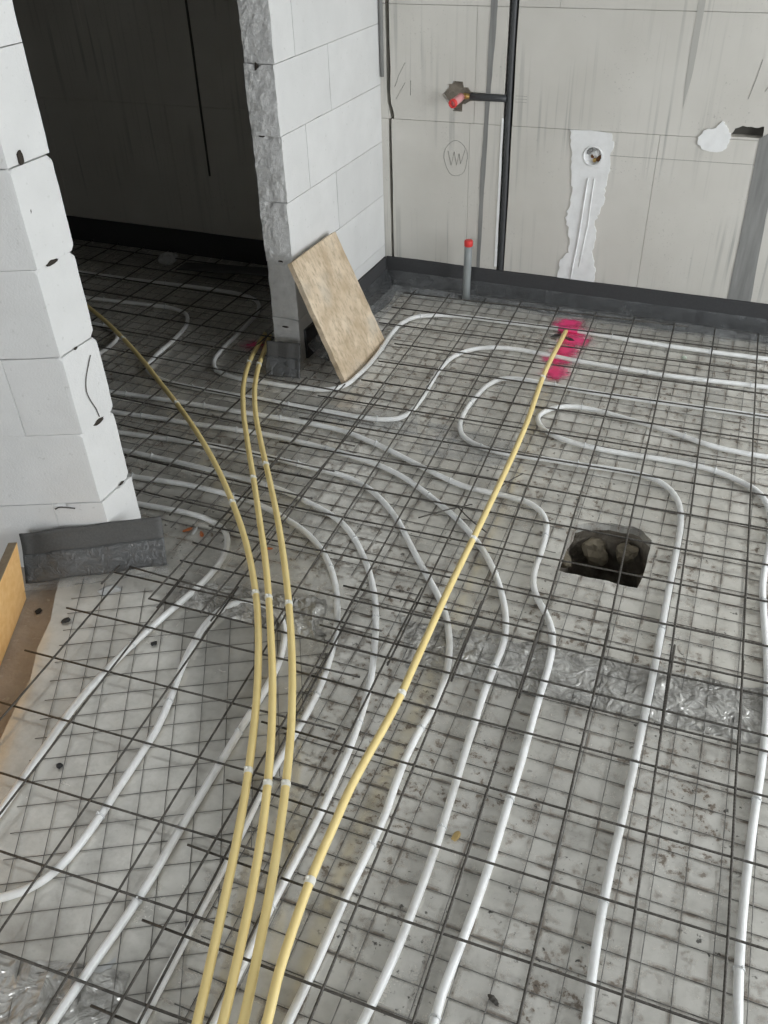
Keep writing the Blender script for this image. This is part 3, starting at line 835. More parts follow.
tube_obj('ridge', [Vector((x, BACK_Y - .004, z)) - off for x, z in ((-.685, .60), (-.688, .5), (-.69, .4), (-.70, .3), (-.71, .2))], .004, M['plaster'], patch, 8, .3)
tag(patch, 'white plaster patch running down the back wall', 'plaster')

jb = empty('junction_box', (-.703, BACK_Y, .693))
bm = bmesh.new()
prof = [(.046, -.006), (.046, .0), (.046, .004), (.040, .004), (.040, -.006)]
prof = [(.0425, .02), (.0425, -.007), (.037, -.008), (.036, .0), (.035, .018), (.0, .018)]
rows = []
for r, d in prof:
    rows.append([bm.verts.new((r * math.cos(a * math.pi / 12), d, r * math.sin(a * math.pi / 12))) for a in range(24)] if r else [bm.verts.new((0, d, 0))])
for a, b in zip(rows[:-1], rows[1:]):
    for i in range(24):
        if len(b) == 1:
            bm.faces.new((a[i], a[(i + 1) % 24], b[0]))
        else:
            bm.faces.new((a[i], a[(i + 1) % 24], b[(i + 1) % 24], b[i]))
link_mesh('box_shell', bm, M['plaster'], jb, True)
for q, (x, z, r, mm) in enumerate(((-.006, -.006, .008, 'rust'), (.008, -.020, .010, 'brass'), (.020, -.016, .010, 'rust'), (.028, -.006, .008, 'rust'), (-.014, .022, .010, 'mortar'), (.012, .010, .016, 'plaster'), (-.022, .010, .009, 'mortar'))):
    bm = bmesh.new()
    bmesh.ops.create_icosphere(bm, subdivisions=2, radius=r)
    for v in bm.verts:
        v.co *= 1 + .4 * noise.noise(v.co * 90 + Vector((q, 0, 0)))
        v.co += Vector((x, .016, z))
    link_mesh('debris', bm, M[mm], jb)
tag(jb, 'round junction box with rusty bits in the white plaster', 'junction box')

wall_plate('plaster_patch', [(-.288, .80), (-.27, .825), (-.225, .838), (-.205, .866), (-.185, .85), (-.172, .825), (-.158, .805), (-.168, .775), (-.18, .752), (-.215, .747), (-.255, .752), (-.283, .772)], .006, 'plaster', 'small white plaster dab beside the broken gap', 'plaster', .004, 3, 15)

# conduit in the chase, cross pipe and red plug
cd = empty('conduit', (-1.089, BACK_Y, 0))
bm = bmesh.new()
pth = [Vector((.002 * math.sin(z * 5), .010, z)) for z in [i * .01 for i in range(1, 195)]]
add_tube(bm, pth, lambda t: .0135 + .001 * math.sin(t * 194 * math.pi), 10)
link_mesh('tube', bm, M['black_tube'], cd, True)
tag(cd, 'black corrugated conduit rising in the vertical wall chase', 'conduit')
wall_plate('chase_lip', [(-1.117, .82), (-1.109, .82), (-1.108, .5), (-1.106, .15), (-1.118, .15), (-1.117, .5)], .003, 'plaster', 'thin white plaster line beside the black conduit', 'plaster', .001, 6, 17)
vp = empty('water_outlet', (-1.29, BACK_Y, .90))
bm = bmesh.new()
prism(bm, [((x + 1.29) * .98 , (z - .90) * .98) for x, z in plug_cut[:9] + plug_cut[11:]], .024, .0285)
link_mesh('recess', bm, M['recess'], vp)
tube_obj('insulated_pipe', [(x - -1.29, -.004, .0) for x in (-1.10, -1.15, -1.2, -1.262)], .014, M['black_tube'], vp, 12)
tube_obj('brass_fitting', [(.030, -.004, 0), (.024, -.004, 0), (.016, -.004, 0), (.006, -.004, 0)], lambda t: .009 + .003 * (t > .5), M['brass'], vp, 10)
tube_obj('elbow', [(.008, -.002, 0), (-.004, -.002, 0), (-.012, -.010, -.002), (-.014, -.022, -.004)], .012, M['brass'], vp, 10)
bm = bmesh.new()
add_tube(bm, [Vector(p) for p in ((-.012, -.012, -.001), (-.016, -.035, -.006), (-.021, -.060, -.011), (-.024, -.078, -.014))], .0165, 14)
plug = link_mesh('plug', bm, M['pale_red'], vp, True)
bm = bmesh.new()
c0, c1, d = Vector((-.0240, -.076, -.0137)), Vector((-.0262, -.090, -.0165)), .0
ax = (c1 - c0).normalized()
xx = ax.cross(Vector((0, 0, 1))).normalized()
yy = xx.cross(ax)
rr = [(c0, .0185), (c1, .0185), (c1, .0125), (c0 + ax * -.02, .0125)]
rws = [[bm.verts.new(c + (xx * math.cos(a * math.pi / 8) + yy * math.sin(a * math.pi / 8)) * r) for a in range(16)] for c, r in rr]
for a, b in zip(rws[:-1], rws[1:]):
    for i in range(16):
        bm.faces.new((a[i], a[(i + 1) % 16], b[(i + 1) % 16], b[i]))
bm.faces.new(rws[-1])
link_mesh('plug_rim', bm, M['red'], plug, True)
tag(vp, 'water outlet with red plug on a black pipe in a wall cut-out', 'pipe outlet')
# grey cable lying in the corner of the back wall
tube_obj('tmp', [(-1.679, BACK_Y - .004, z) for z in (2.0, 1.6, 1.3, 1.1, .96)], lambda t: .010 - .006 * max(0, t - .7), M['mortar'], None, 8)
o = bpy.data.objects['tmp']
o.name = 'grey_cable'
tag(o, 'grey cable end hanging in the corner beside the partition', 'cable')

# pencilled letters in a circle and scribbled lines
pm = empty('pencil_mark', (-1.325, BACK_Y, .635))
def stroke(pts, r, m, parent):
    return tube_obj('stroke', [Vector((x, -.0006, z)) for x, z in pts], r, M[m], parent, 5, .5)
stroke([(.056 * math.cos(a * .2618) + .003 * math.sin(a), .078 * math.sin(a * .2618)) for a in range(25)], .0011, 'pencil', pm)
stroke([(-.038, .03), (-.022, -.032), (-.008, .028)], .0012, 'pencil', pm)
stroke([(-.008, .028), (.004, -.030), (.016, .022), (.024, -.022), (.044, .040)], .0012, 'pencil', pm)
tag(pm, 'pencilled letters VW inside a circle on the wall', 'pencil mark')
sm_ = empty('scratch_mark', (-1.60, BACK_Y, .92))
for pts in (((-.02, .0), (.0, .05), (.03, .10)), ((-.015, -.05), (.01, -.01), (.03, .02)), ((.055, -.03), (.056, .01), (.057, .03))):
    stroke(pts, .0012, 'pencil', sm_)
tag(sm_, 'short pencil scratches beside the corner slot', 'scratch')
sm_ = empty('scratch_mark', (-1.06, BACK_Y, .90))
for zz in (.012, .0, -.012):
    stroke(((.0, zz), (.03, zz + .001), (.05, zz)), .0011, 'pencil', sm_)
tag(sm_, 'three short cut lines right of the black conduit', 'scratch')
sm_ = empty('scratch_mark', (-.09, BACK_Y, .95))
for pts in (((-.035, .0), (-.02, .08), (-.012, .14)), ((.02, .03), (.045, .08), (.07, .12)), ((.05, .10), (.06, .15))):
    stroke(pts, .0015, 'pencil', sm_)
tag(sm_, 'dark scratches above the broken gap', 'scratch')
tube_obj('guide_line', [(x, BACK_Y - .0006, .700 + (x + .629) * .014) for x in (-.64, -.4, -.2, 0, .3)], .0012, M['pencil'], None, 5, .5)
tag(bpy.data.objects['guide_line'], 'thin level line drawn right of the junction box', 'pencil line')
tube_obj('red_mark', [(x, BACK_Y - .0008, .715 + (x + .66) * -.05) for x in (-.66, -.645, -.63)], .0015, M['redline'], None, 5, .5)
tag(bpy.data.objects['red_mark'], 'small red pencil dash beside the junction box', 'pencil mark')

# ================================================================ EDGE STRIPS AND FILM
def grid_sheet(name, fn, nu, nv, m, parent=None, thick=0.0, smooth=True):
    bm = bmesh.new()
    vv = [[bm.verts.new(fn(u / nu, v / nv)) for v in range(nv + 1)] for u in range(nu + 1)]
    for i in range(nu):
        for j in range(nv):
            bm.faces.new((vv[i][j], vv[i + 1][j], vv[i + 1][j + 1], vv[i][j + 1]))
    if thick:
        bm.normal_update()
        r = bmesh.ops.extrude_face_region(bm, geom=list(bm.faces))
        nv_ = [g for g in r['geom'] if isinstance(g, bmesh.types.BMVert)]
        bm.normal_update()
        for v in nv_:
            v.co -= v.normal * thick
    return link_mesh(name, bm, m, parent, smooth)


def edge_strip(name, a, b, label, film=True, h=.135, seed=0, normal=None, film_w=.10):
    """Foam strip standing along a..b (floor points at the wall), with a film apron sloping to the floor."""
    a, b = Vector((*a, 0)), Vector((*b, 0))
    d = (b - a)
    L = d.length
    d.normalize()
    nrm = Vector(normal).normalized()
    rz = math.atan2(d.y, d.x)
    root = empty(name, a, 0)
    bm = bmesh.new()
    N = max(4, int(L / .12))
    fr = [[], [], [], []]
    for i in range(N + 1):
        w = d * (L * i / N)
        z = h + .003 * noise.noise(Vector((L * i / N * 3, seed, 0)))
        fr[0].append(bm.verts.new(w + nrm * .001 + Vector((0, 0, 0.001))))
        fr[1].append(bm.verts.new(w + nrm * .011 + Vector((0, 0, 0.001))))
        fr[2].append(bm.verts.new(w + nrm * .011 + Vector((0, 0, z))))
        fr[3].append(bm.verts.new(w + nrm * .001 + Vector((0, 0, z))))
    for i in range(N):
        for k in range(4):
            bm.faces.new((fr[k][i], fr[k][i + 1], fr[(k + 1) % 4][i + 1], fr[(k + 1) % 4][i]))
    bm.faces.new([fr[k][0] for k in range(4)])
    bm.faces.new([fr[k][N] for k in range(4)][::-1])
    link_mesh('foam_band', bm, M['foam'], root)
    if film:
        def fn(u, v):
            w = L * u
            q = noise.noise(Vector((w * 6, v * 2, seed * 3.1))) * .5 + noise.noise(Vector((w * 19, v * 5, seed))) * .35
            out = .0125 + film_w * (v ** 1.5) * (1 + .35 * noise.noise(Vector((w * 4, 0, seed + 9))))
            z = (h * .48) * (1 - v) ** 1.35 + .0045 + abs(q) * .016 * math.sin(math.pi * min(1, v * .9 + .05))
            return d * w + nrm * (out + max(0, q) * .008 * v) + Vector((0, 0, max(.004, z)))
        def hem(u, v):
            w = L * u
            q = noise.noise(Vector((w * 7, v * 2, seed * 5.3))) + .5 * noise.noise(Vector((w * 21, v * 4, seed)))
            return d * w + nrm * (.075 + .085 * v + .012 * q * (.3 + v)) + Vector((0, 0, .0052 + .012 * (1 - v) + .008 * abs(q)))
        grid_sheet('film_hem', hem, int(L / .022), 6, M['film'], root)
        grid_sheet('film_apron', fn, int(L / .022), 9, M['apron'], root)
    tag(root, label, 'insulation strip')
    return root


edge_strip('edge_strip', (PART_X + .012, BACK_Y), (WIN_X, BACK_Y), 'dark foam edge strip with clear film along the back wall', normal=(0, -1, 0), seed=1)
edge_strip('edge_strip', (PART_X, 3.03), (PART_X, BACK_Y - .012), 'dark foam edge strip along the white partition behind the leaning board', normal=(1, 0, 0), seed=2)
edge_strip('edge_strip', (-4.39, BACK_Y), (PART_X - PT - .005, BACK_Y), 'black foam edge strip along the dark room wall', film=False, normal=(0, -1, 0), seed=3)


def leaning_strip(name, a, b, lean, h, label, seed, nrm, flap=.05, bulge=.0):
    a, b = Vector((*a, 0)), Vector((*b, 0))
    root = empty(name, a)
    d = b - a
    nrm = Vector(nrm).normalized()

    def prof(v):
        # v 0 top .. 1 on the floor
        out = lean * (v ** 1.6)
        z = h * (1 - v) ** .95
        return out, z

    def fn(u, v):
        o, z = prof(v)
        wob = .006 * noise.noise(Vector((u * 4, v * 2, seed)))
        q = d * u + nrm * (o + wob + bulge * math.sin(math.pi * u)) + Vector((0, 0, z + .009 + .004 * noise.noise(Vector((u * 5, 0, seed + 4)))))
        return q
    grid_sheet('foam_band', lambda u, v: fn(u, v * .55), 20, 6, M['wallfoam'], root, .006)
    grid_sheet('foil_band', lambda u, v: fn(u, .50 + v * .50) + nrm * .0015 + Vector((0, 0, .002 * noise.noise(Vector((u * 22, v * 9, seed))))), 40, 8, M['foamfoil'], root, .0055)

    def flapf(u, v):
        o, z = prof(1)
        q = noise.noise(Vector((u * 9, v * 3, seed + 2)))
        return d * (u * 1.02 - .01) + nrm * (o - .01 + flap * v * (1 + .3 * q)) + Vector((0, 0, .006 + .008 * abs(q) * v))
    grid_sheet('film_flap', flapf, 30, 5, M['film'], root)
    tag(root, label, 'insulation strip')
    return root


leaning_strip('edge_strip', (-1.862, 1.462), (-1.505, 1.690), .085, .128, 'grey foam edge strip with film leaning on the left block wall', 5, (.53, -.85, 0), .05, 0)
leaning_strip('edge_strip', (-1.803, 2.905), (-1.652, 2.925), .092, .115, 'short grey foam strip in front of the broken partition end', 6, (.36, -1, 0), .02, -.004)

# ================================================================ FINE WIRE GRID UNDER THE PIPES
def bar_mesh(name, L, r, m, sides, segs, wob, seed):
    rnd = random.Random(seed)
    bm = bmesh.new()
    pts = []
    for i in range(segs + 1):
        e = 0 if i in (0, segs) else 1
        pts.append(Vector((L * i / segs, rnd.uniform(-wob, wob) * e, rnd.uniform(-wob, wob) * .6 * e)))
    add_tube(bm, pts, r, sides)
    me = bpy.data.meshes.new(name)
    bmesh.ops.recalc_face_normals(bm, faces=bm.faces)
    bm.to_mesh(me)
    bm.free()
    me.polygons.foreach_set('use_smooth', [True] * len(me.polygons))
    me.materials.append(m)
    return me


def in_hole(x, y, pad=.0):
    return -.345 - pad < x < -.075 + pad and 2.03 - pad < y < 2.29 + pad


def in_pillar(x, y, pad=.03):
    """Inside or left of the near left wall (seen from above)."""
    w = Vector((x - PILLAR.x, y - PILLAR.y, 0))
    u = -w.x / PDIR.x
    return u > -pad and (w.y + u * PDIR.y) < PW + pad


def in_strip(x, y):
    """Behind the foam strip that leans on the near left wall."""
    return x < -1.42 and y < 1.80 and y > 1.375 + (x + 1.815) * .61


def in_partition(x, y, pad=.02):
    return PART_X - PT - pad < x < PART_X + pad and y > PART_Y0 - pad


def mesh_mat(name, origin, ang, nx, ny, pitch, r, z, m, part, label, over=(.03, .03), wob=.0015, sides=6, inside=None, jitter=.003, group=None, seg=.35):
    """A welded mat: ny bars along local x (below) and nx bars along local y (above)."""
    root = empty(name, (*origin, z), ang)
    ca, sa = math.cos(ang), math.sin(ang)
    L = ((nx - 1) * pitch[0] + 2 * over[0], (ny - 1) * pitch[1] + 2 * over[1])
    shared = {}
    rnd = random.Random(int(abs(origin[0] * 1000)) + nx)
    for axis, count in ((0, ny), (1, nx)):
        for j in range(count):
            c = j * pitch[1 - axis] + rnd.uniform(-jitter, jitter)
            runs, start = [], None
            n = int(L[axis] / .01)
            for k in range(n + 1):
                s = -over[axis] + L[axis] * k / n
                lx, ly = (s, c) if axis == 0 else (c, s)
                ok = inside is None or inside(origin[0] + ca * lx - sa * ly, origin[1] + sa * lx + ca * ly)
                if ok and start is None:
                    start = s
                if (not ok or k == n) and start is not None:
                    if s - start > .05:
                        runs.append((start, s))
                    start = None
            for a, b in runs:
                ln = round(b - a, 2)
                key = (ln, j % 3)
                if key not in shared:
                    shared[key] = bar_mesh(part, ln, r, m, sides, max(2, int(ln / seg)), wob, j + axis * 50)
                o = link_data(part, shared[key], root)
                if axis == 0:
                    o.location = (a, c, 0)
                    o.rotation_euler = (0, 0, rnd.uniform(-.0015, .0015))
                else:
                    o.location = (c, a, r * 1.9)
                    o.rotation_euler = (0, 0, math.pi / 2 + rnd.uniform(-.0015, .0015))
    tag(root, label, 'steel mesh' if part == 'bar' else 'wire mesh', group)
    return root


FP = (.0655, .0655)


def foil_left(x, y, pad):
    """Right of the film edge (pad > 0 lets wires stick out)."""
    pts = FOIL_EDGE
    for (xa, ya), (xb, yb) in zip(pts[:-1], pts[1:]):
        if yb <= y <= ya:
            return x > xa + (xb - xa) * (ya - y) / max(1e-6, ya - yb) - pad
    return y < 1.52


def seam(y):
    return -.87 + (1.5 - y) * .155


mesh_mat('wire_grid', (-1.70, -.35), .026, 46, 65, FP, .0011, .0022, M['wire'], 'wire',
         'fine wire grid under the pipes right of the doorway, up to the back wall', (.02, .02), .0008, 5,
         lambda x, y: -1.655 < x and y < 3.86 and not in_hole(x, y, .012) and (y > 1.78 if x < -.88 else True) and (x > seam(y) if y < 1.55 else True), .0035)
mesh_mat('wire_grid', (-4.2, 1.70), .008, 39, 34, FP, .0011, .0022, M['wire'], 'wire',
         'fine wire grid on the floor of the dark room', (.02, .02), .0008, 5,
         lambda x, y: x < -1.665 and y < 3.86 and not in_pillar(x, y) and not in_partition(x, y), .0035)
_a = math.radians(29)
mesh_mat('wire_grid', (-.55, -.55), _a, 25, 36, FP, .0011, .0030, M['wire'], 'wire',
         'fine wire grid turned askew on the near left film', (.02, .02), .0008, 5,
         lambda x, y: not in_strip(x, y) and y < 1.47 + (x + 1.7) * .12 and y > -.4 and foil_left(x, y, .02) and x < seam(y) + .04, .0035)

# ================================================================ HEATING PIPES
def extend(pts, a=None, b=None):
    pts = [tuple(p) for p in pts]
    if a:
        p = pts[0]
        pts = [(p[0] + a[0], p[1] + a[1], p[2])] + pts
    if b:
        p = pts[-1]
        pts = pts + [(p[0] + b[0], p[1] + b[1], p[2])]
    return pts


def clip_mesh():
    bm = bmesh.new()
    R, w = .0101, .0022
    rows = []
    for k in range(-4, 13):
        a = math.pi * k / 8
        for_r = [(R, -w), (R, w), (R + .0012, w), (R + .0012, -w)]
        rows.append([bm.verts.new((dx, r * math.cos(a), r * math.sin(a))) for r, dx in for_r])
    for a, b in zip(rows[:-1], rows[1:]):
        for i in range(4):
            bm.faces.new((a[i], a[(i + 1) % 4], b[(i + 1) % 4], b[i]))
    bm.faces.new(rows[0])
    bm.faces.new(rows[-1][::-1])
    add_box(bm, (-.002, -.002, R), (.002, .002, R + .006), .0008)
    me = bpy.data.meshes.new('clip')
    bmesh.ops.recalc_face_normals(bm, faces=bm.faces)
    bm.to_mesh(me)
    bm.free()
    me.materials.append(M['clip'])
    return me


CLIP = clip_mesh()
PIPE_R = .0096


def heating_pipe(key, label, a=None, b=None, clip_at=.42, seed=0):
    pts = extend(PIPES[key], a, b)
    path, _ = spline(pts, .022, 1)
    o0 = path[0].copy()
    root = empty('heating_pipe', (o0.x, o0.y, 0))
    off = Vector((o0.x, o0.y, 0))
    bm = bmesh.new()
    add_tube(bm, [p - off for p in path], PIPE_R, 12)
    link_mesh('tube', bm, M['pipe'], root, True)
    rnd = random.Random(seed)
    nxt, s = .2, 0.0
    for p, q in zip(path[:-1], path[1:]):
        s += (q - p).length
        if s > nxt:
            nxt += clip_at * rnd.uniform(.8, 1.3)
            c = link_data('clip', CLIP, root)
            c.location = p - off
            d = q - p
            c.rotation_euler = (rnd.uniform(-.3, .3), 0, math.atan2(d.y, d.x))
    tag(root, label, 'pipe', 'white underfloor heating pipes')
    return root


FW = (-.0, -.75)
heating_pipe('w1', 'leftmost white heating pipe, curling out from behind the left block wall', (-.5, -.02), (.04, -.5), seed=1)
heating_pipe('w2', 'white heating pipe making a hairpin under the three yellow pipes', (-.35, -.15), (0, -.5), seed=2)
heating_pipe('w3', 'white heating pipe crossing below the yellow trio, first to clear the hairpin', (-1.6, -.03), (.0, -.6), seed=3)
heating_pipe('w4', 'white heating pipe bending just right of the yellow trio', (-1.6, -.03), (.0, -.6), seed=4)
heating_pipe('w5', 'white heating pipe passing under the single yellow pipe near the crumpled foil', (-1.6, -.03), (.0, -.6), seed=5)
heating_pipe('w6', 'white heating pipe crossing the single yellow pipe halfway along its length', (-1.6, -.03), (.0, -.6), seed=6)
heating_pipe('w7', 'white heating pipe with an S-bend left of the floor hole', (-1.6, -.03), (.0, -.6), seed=7)
heating_pipe('w8', 'white heating pipe with the second step below the wooden board', (-.6, 0), (.9, .03), seed=8)
heating_pipe('w9', 'white heating pipe rounding the wooden board, nearest to the back wall', (-.6, 0), (.9, .03), seed=9)
heating_pipe('w10', 'short visible heating pipe bend beside the left wall in the dark room', (-.4, 0), (-.4, -.05), seed=10)
heating_pipe('w11', 'white heating pipe looping round the hole and running down its right side', (.9, .03), (.0, -.6), seed=11)
heating_pipe('w12', 'white heating pipe with the narrow inner loop, rightmost at the bottom', (.9, .03), (.0, -.6), seed=12)

# ================================================================ STEEL MESHES ON TOP OF THE PIPES
RP, RZ = (.1768, .1785), .0265
mesh_mat('steel_mesh', (-1.361, 1.459), .0485, 17, 14, RP, 0.0030, RZ, M['rebar'], 'bar',
         'dark steel mesh between the back wall and the floor hole', (.05, .035), .0022, 6,
         lambda x, y: y < 3.84 and not in_partition(x, y, .03) and not (x < -1.36 and 2.80 < y < 3.33), .004, 'steel reinforcement meshes')
mesh_mat('steel_mesh', (-.768, -.082), .0405, 14, 11, RP, 0.0030, RZ + .013, M['rebar'], 'bar',
         'dark steel mesh in the near foreground under the single yellow pipe', (.05, .05), .0022, 6, None, .004, 'steel reinforcement meshes')
mesh_mat('steel_mesh', (-1.425, -.085), .072, 5, 10, (.181, .1785), 0.0030, RZ, M['rebar'], 'bar',
         'dark steel mesh at the lower left over the bare concrete edge', (.105, .04), .0022, 6,
         lambda x, y: not in_pillar(x, y, .03) and not in_strip(x, y) and (x > -1.71), .004, 'steel reinforcement meshes')
mesh_mat('steel_mesh', (-3.98, 1.54), .0, 17, 14, (.1725, .1725), 0.0030, RZ + .013, M['rebar'], 'bar',
         'dark steel mesh through the doorway into the dark room', (.05, .10), .0022, 6,
         lambda x, y: y < 3.86 and not in_strip(x, y) and not in_pillar(x, y, .02) and not in_partition(x, y, .03) and not (x > PART_X - .12 and y > 2.80), .004, 'steel reinforcement meshes')

# ================================================================ YELLOW PIPES
def yellow_pipe(key, label, b):
    pts = extend(YELLOW[key], None, b)
    path, par = spline(pts, .022, 1)
    off = Vector((path[0].x, path[0].y, 0))
    root = empty('yellow_pipe', off)
    bm = bmesh.new()
    add_tube(bm, [p - off for p in path], .0100, 14)
    link_mesh('tube', bm, M['yellow'], root, True)
    for q in RINGS[key]:
        i = min(range(len(par)), key=lambda k: abs(par[k] - q))
        d = (path[min(i + 1, len(path) - 1)] - path[max(i - 1, 0)]).normalized()
        c = path[i] - off
        bm = bmesh.new()
        add_tube(bm, [c - d * .007, c - d * .005, c + d * .005, c + d * .008], lambda t: .0113 if .2 < t < .8 else .0104, 14)
        bmesh.ops.create_icosphere(bm, subdivisions=1, radius=.005, matrix=Matrix.Translation(c + Vector((-.006, .0, .0095))))
        link_mesh('tape_band', bm, M['band'], root, True)
    tag(root, label, 'pipe', 'yellow plastic pipes')
    return root


yellow_pipe('y1', 'leftmost yellow pipe, arching out from behind the left block wall', (.12, -.6))
yellow_pipe('y2', 'middle yellow pipe of the bunch of three', (.10, -.6))
yellow_pipe('y3', 'right yellow pipe of the bunch of three', (.08, -.6))
yellow_pipe('y4', 'single yellow pipe running from the pink paint mark to the foreground', (.05, -.6))

# ================================================================ LOOSE THINGS
# grey stand pipe with red cap
sp_ = empty('stand_pipe', (-1.225, 3.851, 0))
tube_obj('tube', [(0, 0, .001), (0, 0, .1), (.003, 0, .2), (.004, 0, .277)], .0185, M['grey_pvc'], sp_, 20)
bm = bmesh.new()
add_tube(bm, [Vector((.004, 0, z)) for z in (.270, .272, .294, .298)], lambda t: .0205 if .1 < t < .9 else .0185, 20)
link_mesh('cap', bm, M['red'], sp_, True)
tag(sp_, 'grey upright pipe stub with a red cap at the back wall', 'pipe')

# leaning chipboard
B0, B1 = Vector((-1.418, 2.866, .004)), Vector((-1.420, 3.292, .004))
T0, T1 = Vector((-1.652, 2.915, .478)), Vector((-1.652, 3.318, .470))
brd = empty('leaning_board', (B0 + B1) / 2)
bo = Vector(brd.location)
nb = (T0 - B0).cross(B1 - B0).normalized()
if nb.x < 0:
    nb = -nb
bm = bmesh.new()
NU, NV = 14, 18
lay = []
for side in (0, 1):
    g = []
    for i in range(NU + 1):
        r = []
        for j in range(NV + 1):
            u, v = i / NU, j / NV
            p = (B0 * (1 - u) + B1 * u) * (1 - v) + (T0 * (1 - u) + T1 * u) * v
            e = .0015 * noise.noise(p * 40)
            if i in (0, NU) or j in (0, NV):
                p = p + (T0 - B0).normalized() * noise.noise(p * 55) * .003 * (1 if j in (0, NV) else 0) + (B1 - B0).normalized() * noise.noise(p * 45) * .003 * (1 if i in (0, NU) else 0)
            r.append(bm.verts.new(p - nb * (0 if side == 0 else .022) + nb * e - bo))
        g.append(r)
    lay.append(g)
for g in lay:
    for i in range(NU):
        for j in range(NV):
            bm.faces.new((g[i][j], g[i + 1][j], g[i + 1][j + 1], g[i][j + 1]))
for i in range(NU):
    for j in (0, NV):
        bm.faces.new((lay[0][i][j], lay[0][i + 1][j], lay[1][i + 1][j], lay[1][i][j]))
for j in range(NV):
    for i in (0, NU):
        bm.faces.new((lay[0][i][j], lay[0][i][j + 1], lay[1][i][j + 1], lay[1][i][j]))
link_mesh('panel', bm, M['osb'], brd)
tag(brd, 'rough wooden board leaning against the white partition', 'board')

# plank on edge at the left border
pk = empty('timber_plank', (-1.806, 1.363, -.028))
po = Vector(pk.location)
d = Vector((.113, -.227, 0)).normalized()
sd = Vector((-d.y, d.x, 0)) * -1
up = Vector((.10, .10, 1)).normalized()
bm = bmesh.new()
Lp, Hp, Tp = 1.5, .215, .026
c = [Vector((0, 0, 0)), d * Lp, d * Lp + up * Hp, up * Hp]
fa = [bm.verts.new(p) for p in c]
fb = [bm.verts.new(p + sd * Tp) for p in c]
bm.faces.new(fa)
bm.faces.new(fb)
for i in range(4):
    bm.faces.new((fa[i], fa[(i + 1) % 4], fb[(i + 1) % 4], fb[i]))
bmesh.ops.bevel(bm, geom=list(bm.edges), offset=.0015, segments=1, affect='EDGES')
o = link_mesh('plank', bm, M['ply'], pk)
o.data.materials.append(M['plyedge'])
for p in o.data.polygons:
    if abs(p.normal.z) > .5 or abs(p.normal.dot(d)) > .8:
        p.material_index = 1
tag(pk, 'orange timber plank standing on edge at the left border', 'plank')


def crumple(name, corners, label, cat, m='tape', amp=.008, nu=40, nv=14, seed=0, base=.0008):
    c = [Vector((*p, 0)) for p in corners]
    root_loc = sum(c, Vector()) / 4

    def fn(u, v):
        p = (c[0] * (1 - u) + c[1] * u) * (1 - v) + (c[3] * (1 - u) + c[2] * u) * v
        q = 1 - abs(noise.noise(Vector((p.x * 15 + p.y * 7, p.y * 8 - p.x * 4, seed)))) * 2
        q2 = 1 - abs(noise.noise(p * 42 + Vector((0, seed, 0)))) * 2
        e = min(1, min(u, 1 - u) * 12, min(v, 1 - v) * 5)
        h = max(0, q) ** 2 * amp * .7 + max(0, q2) ** 2 * amp * .25
        s = Vector((noise.noise(p * 23 + Vector((seed, 7, 0))), noise.noise(p * 23 + Vector((5, seed, 0))), 0)) * .014 * (1 - e)
        return p + s + Vector((0, 0, base + h * (.25 + .75 * e))) - root_loc
    o = grid_sheet(name, fn, nu, nv, M[m], None, 0, False)
    o.location = root_loc
    tag(o, label, cat)
    return o


crumple('foil_tape', [(-.70, 1.672), (.33, 1.762), (.34, 1.575), (-.615, 1.50)], 'wide crumpled silver tape band across the floor below the hole', 'tape', seed=1, nu=110, nv=22, amp=.009)
crumple('foil_tape', [(-1.40, 1.580), (-.93, 1.660), (-.86, 1.50), (-1.33, 1.475)], 'crumpled silver tape under the three yellow pipes', 'tape', seed=2, nu=60, nv=20, amp=.022)
crumple('foil_tape', [(-1.62, 2.66), (-1.06, 2.75), (-1.0, 2.60), (-1.55, 2.55)], 'crumpled film tape below the leaning board', 'tape', 'film', seed=3, nu=60, nv=18, amp=.010)
crumple('foil_tape', [(-1.0, 2.71), (-.64, 2.69), (-.61, 2.52), (-.95, 2.49)], 'crumpled film tape inside the middle pipe loop', 'tape', 'film', seed=4, nu=40, nv=18, amp=.010)
crumple('foil_tape', [(-1.20, .44), (-.83, .545), (-.78, .40), (-1.15, .29)], 'crumpled tape at the bottom left corner of the picture', 'tape', seed=5, nu=44, nv=18, amp=.010)
crumple('foil_tape', [(-.35, 2.76), (.02, 2.80), (.02, 2.745), (-.35, 2.70)], 'thin shiny film scrap along the inner loop pipe', 'tape', 'film', seed=6, nu=40, nv=8, amp=.008)
crumple('film_scrap', [(-1.60, 1.445), (-1.565, 1.495), (-1.53, 1.48), (-1.565, 1.43)], 'small shiny clear scrap in front of the left foam strip', 'scrap', 'clear_bit', seed=7, nu=10, nv=8, amp=.006)
crumple('film_scrap', [(-.905, .50), (-.87, .56), (-.86, .552), (-.893, .49)], 'small bright film sliver near the bottom left tape', 'scrap', 'clear_bit', seed=8, nu=8, nv=4, amp=.004)

# pink spray paint
def paint_mat(name, cx, cy, ax, ay, r0, amax):
    m = mat(name, (1.0, .06, .25), .5)
    n = NT(m)
    mp = n.mapping((1, 1, 0))
    ln = n.new('ShaderNodeVectorMath', operation='LENGTH')
    mp2 = n.new('ShaderNodeMapping')
    mp2.inputs['Scale'].default_value = (ax, ay, 0)
    n.link(n.co, mp2.inputs['Vector'])
    n.link(mp2.outputs[0], ln.inputs[0])
    nz = n.noise(22, 4, .6)
    v = n.math('ADD', n.math('MULTIPLY', ln.outputs['Value'], .42), n.math('MULTIPLY', nz, .75))
    n.link(n.ramp(v, [(.56, amax), (.98, 0.0)]), n.b.inputs['Alpha'])
    return m


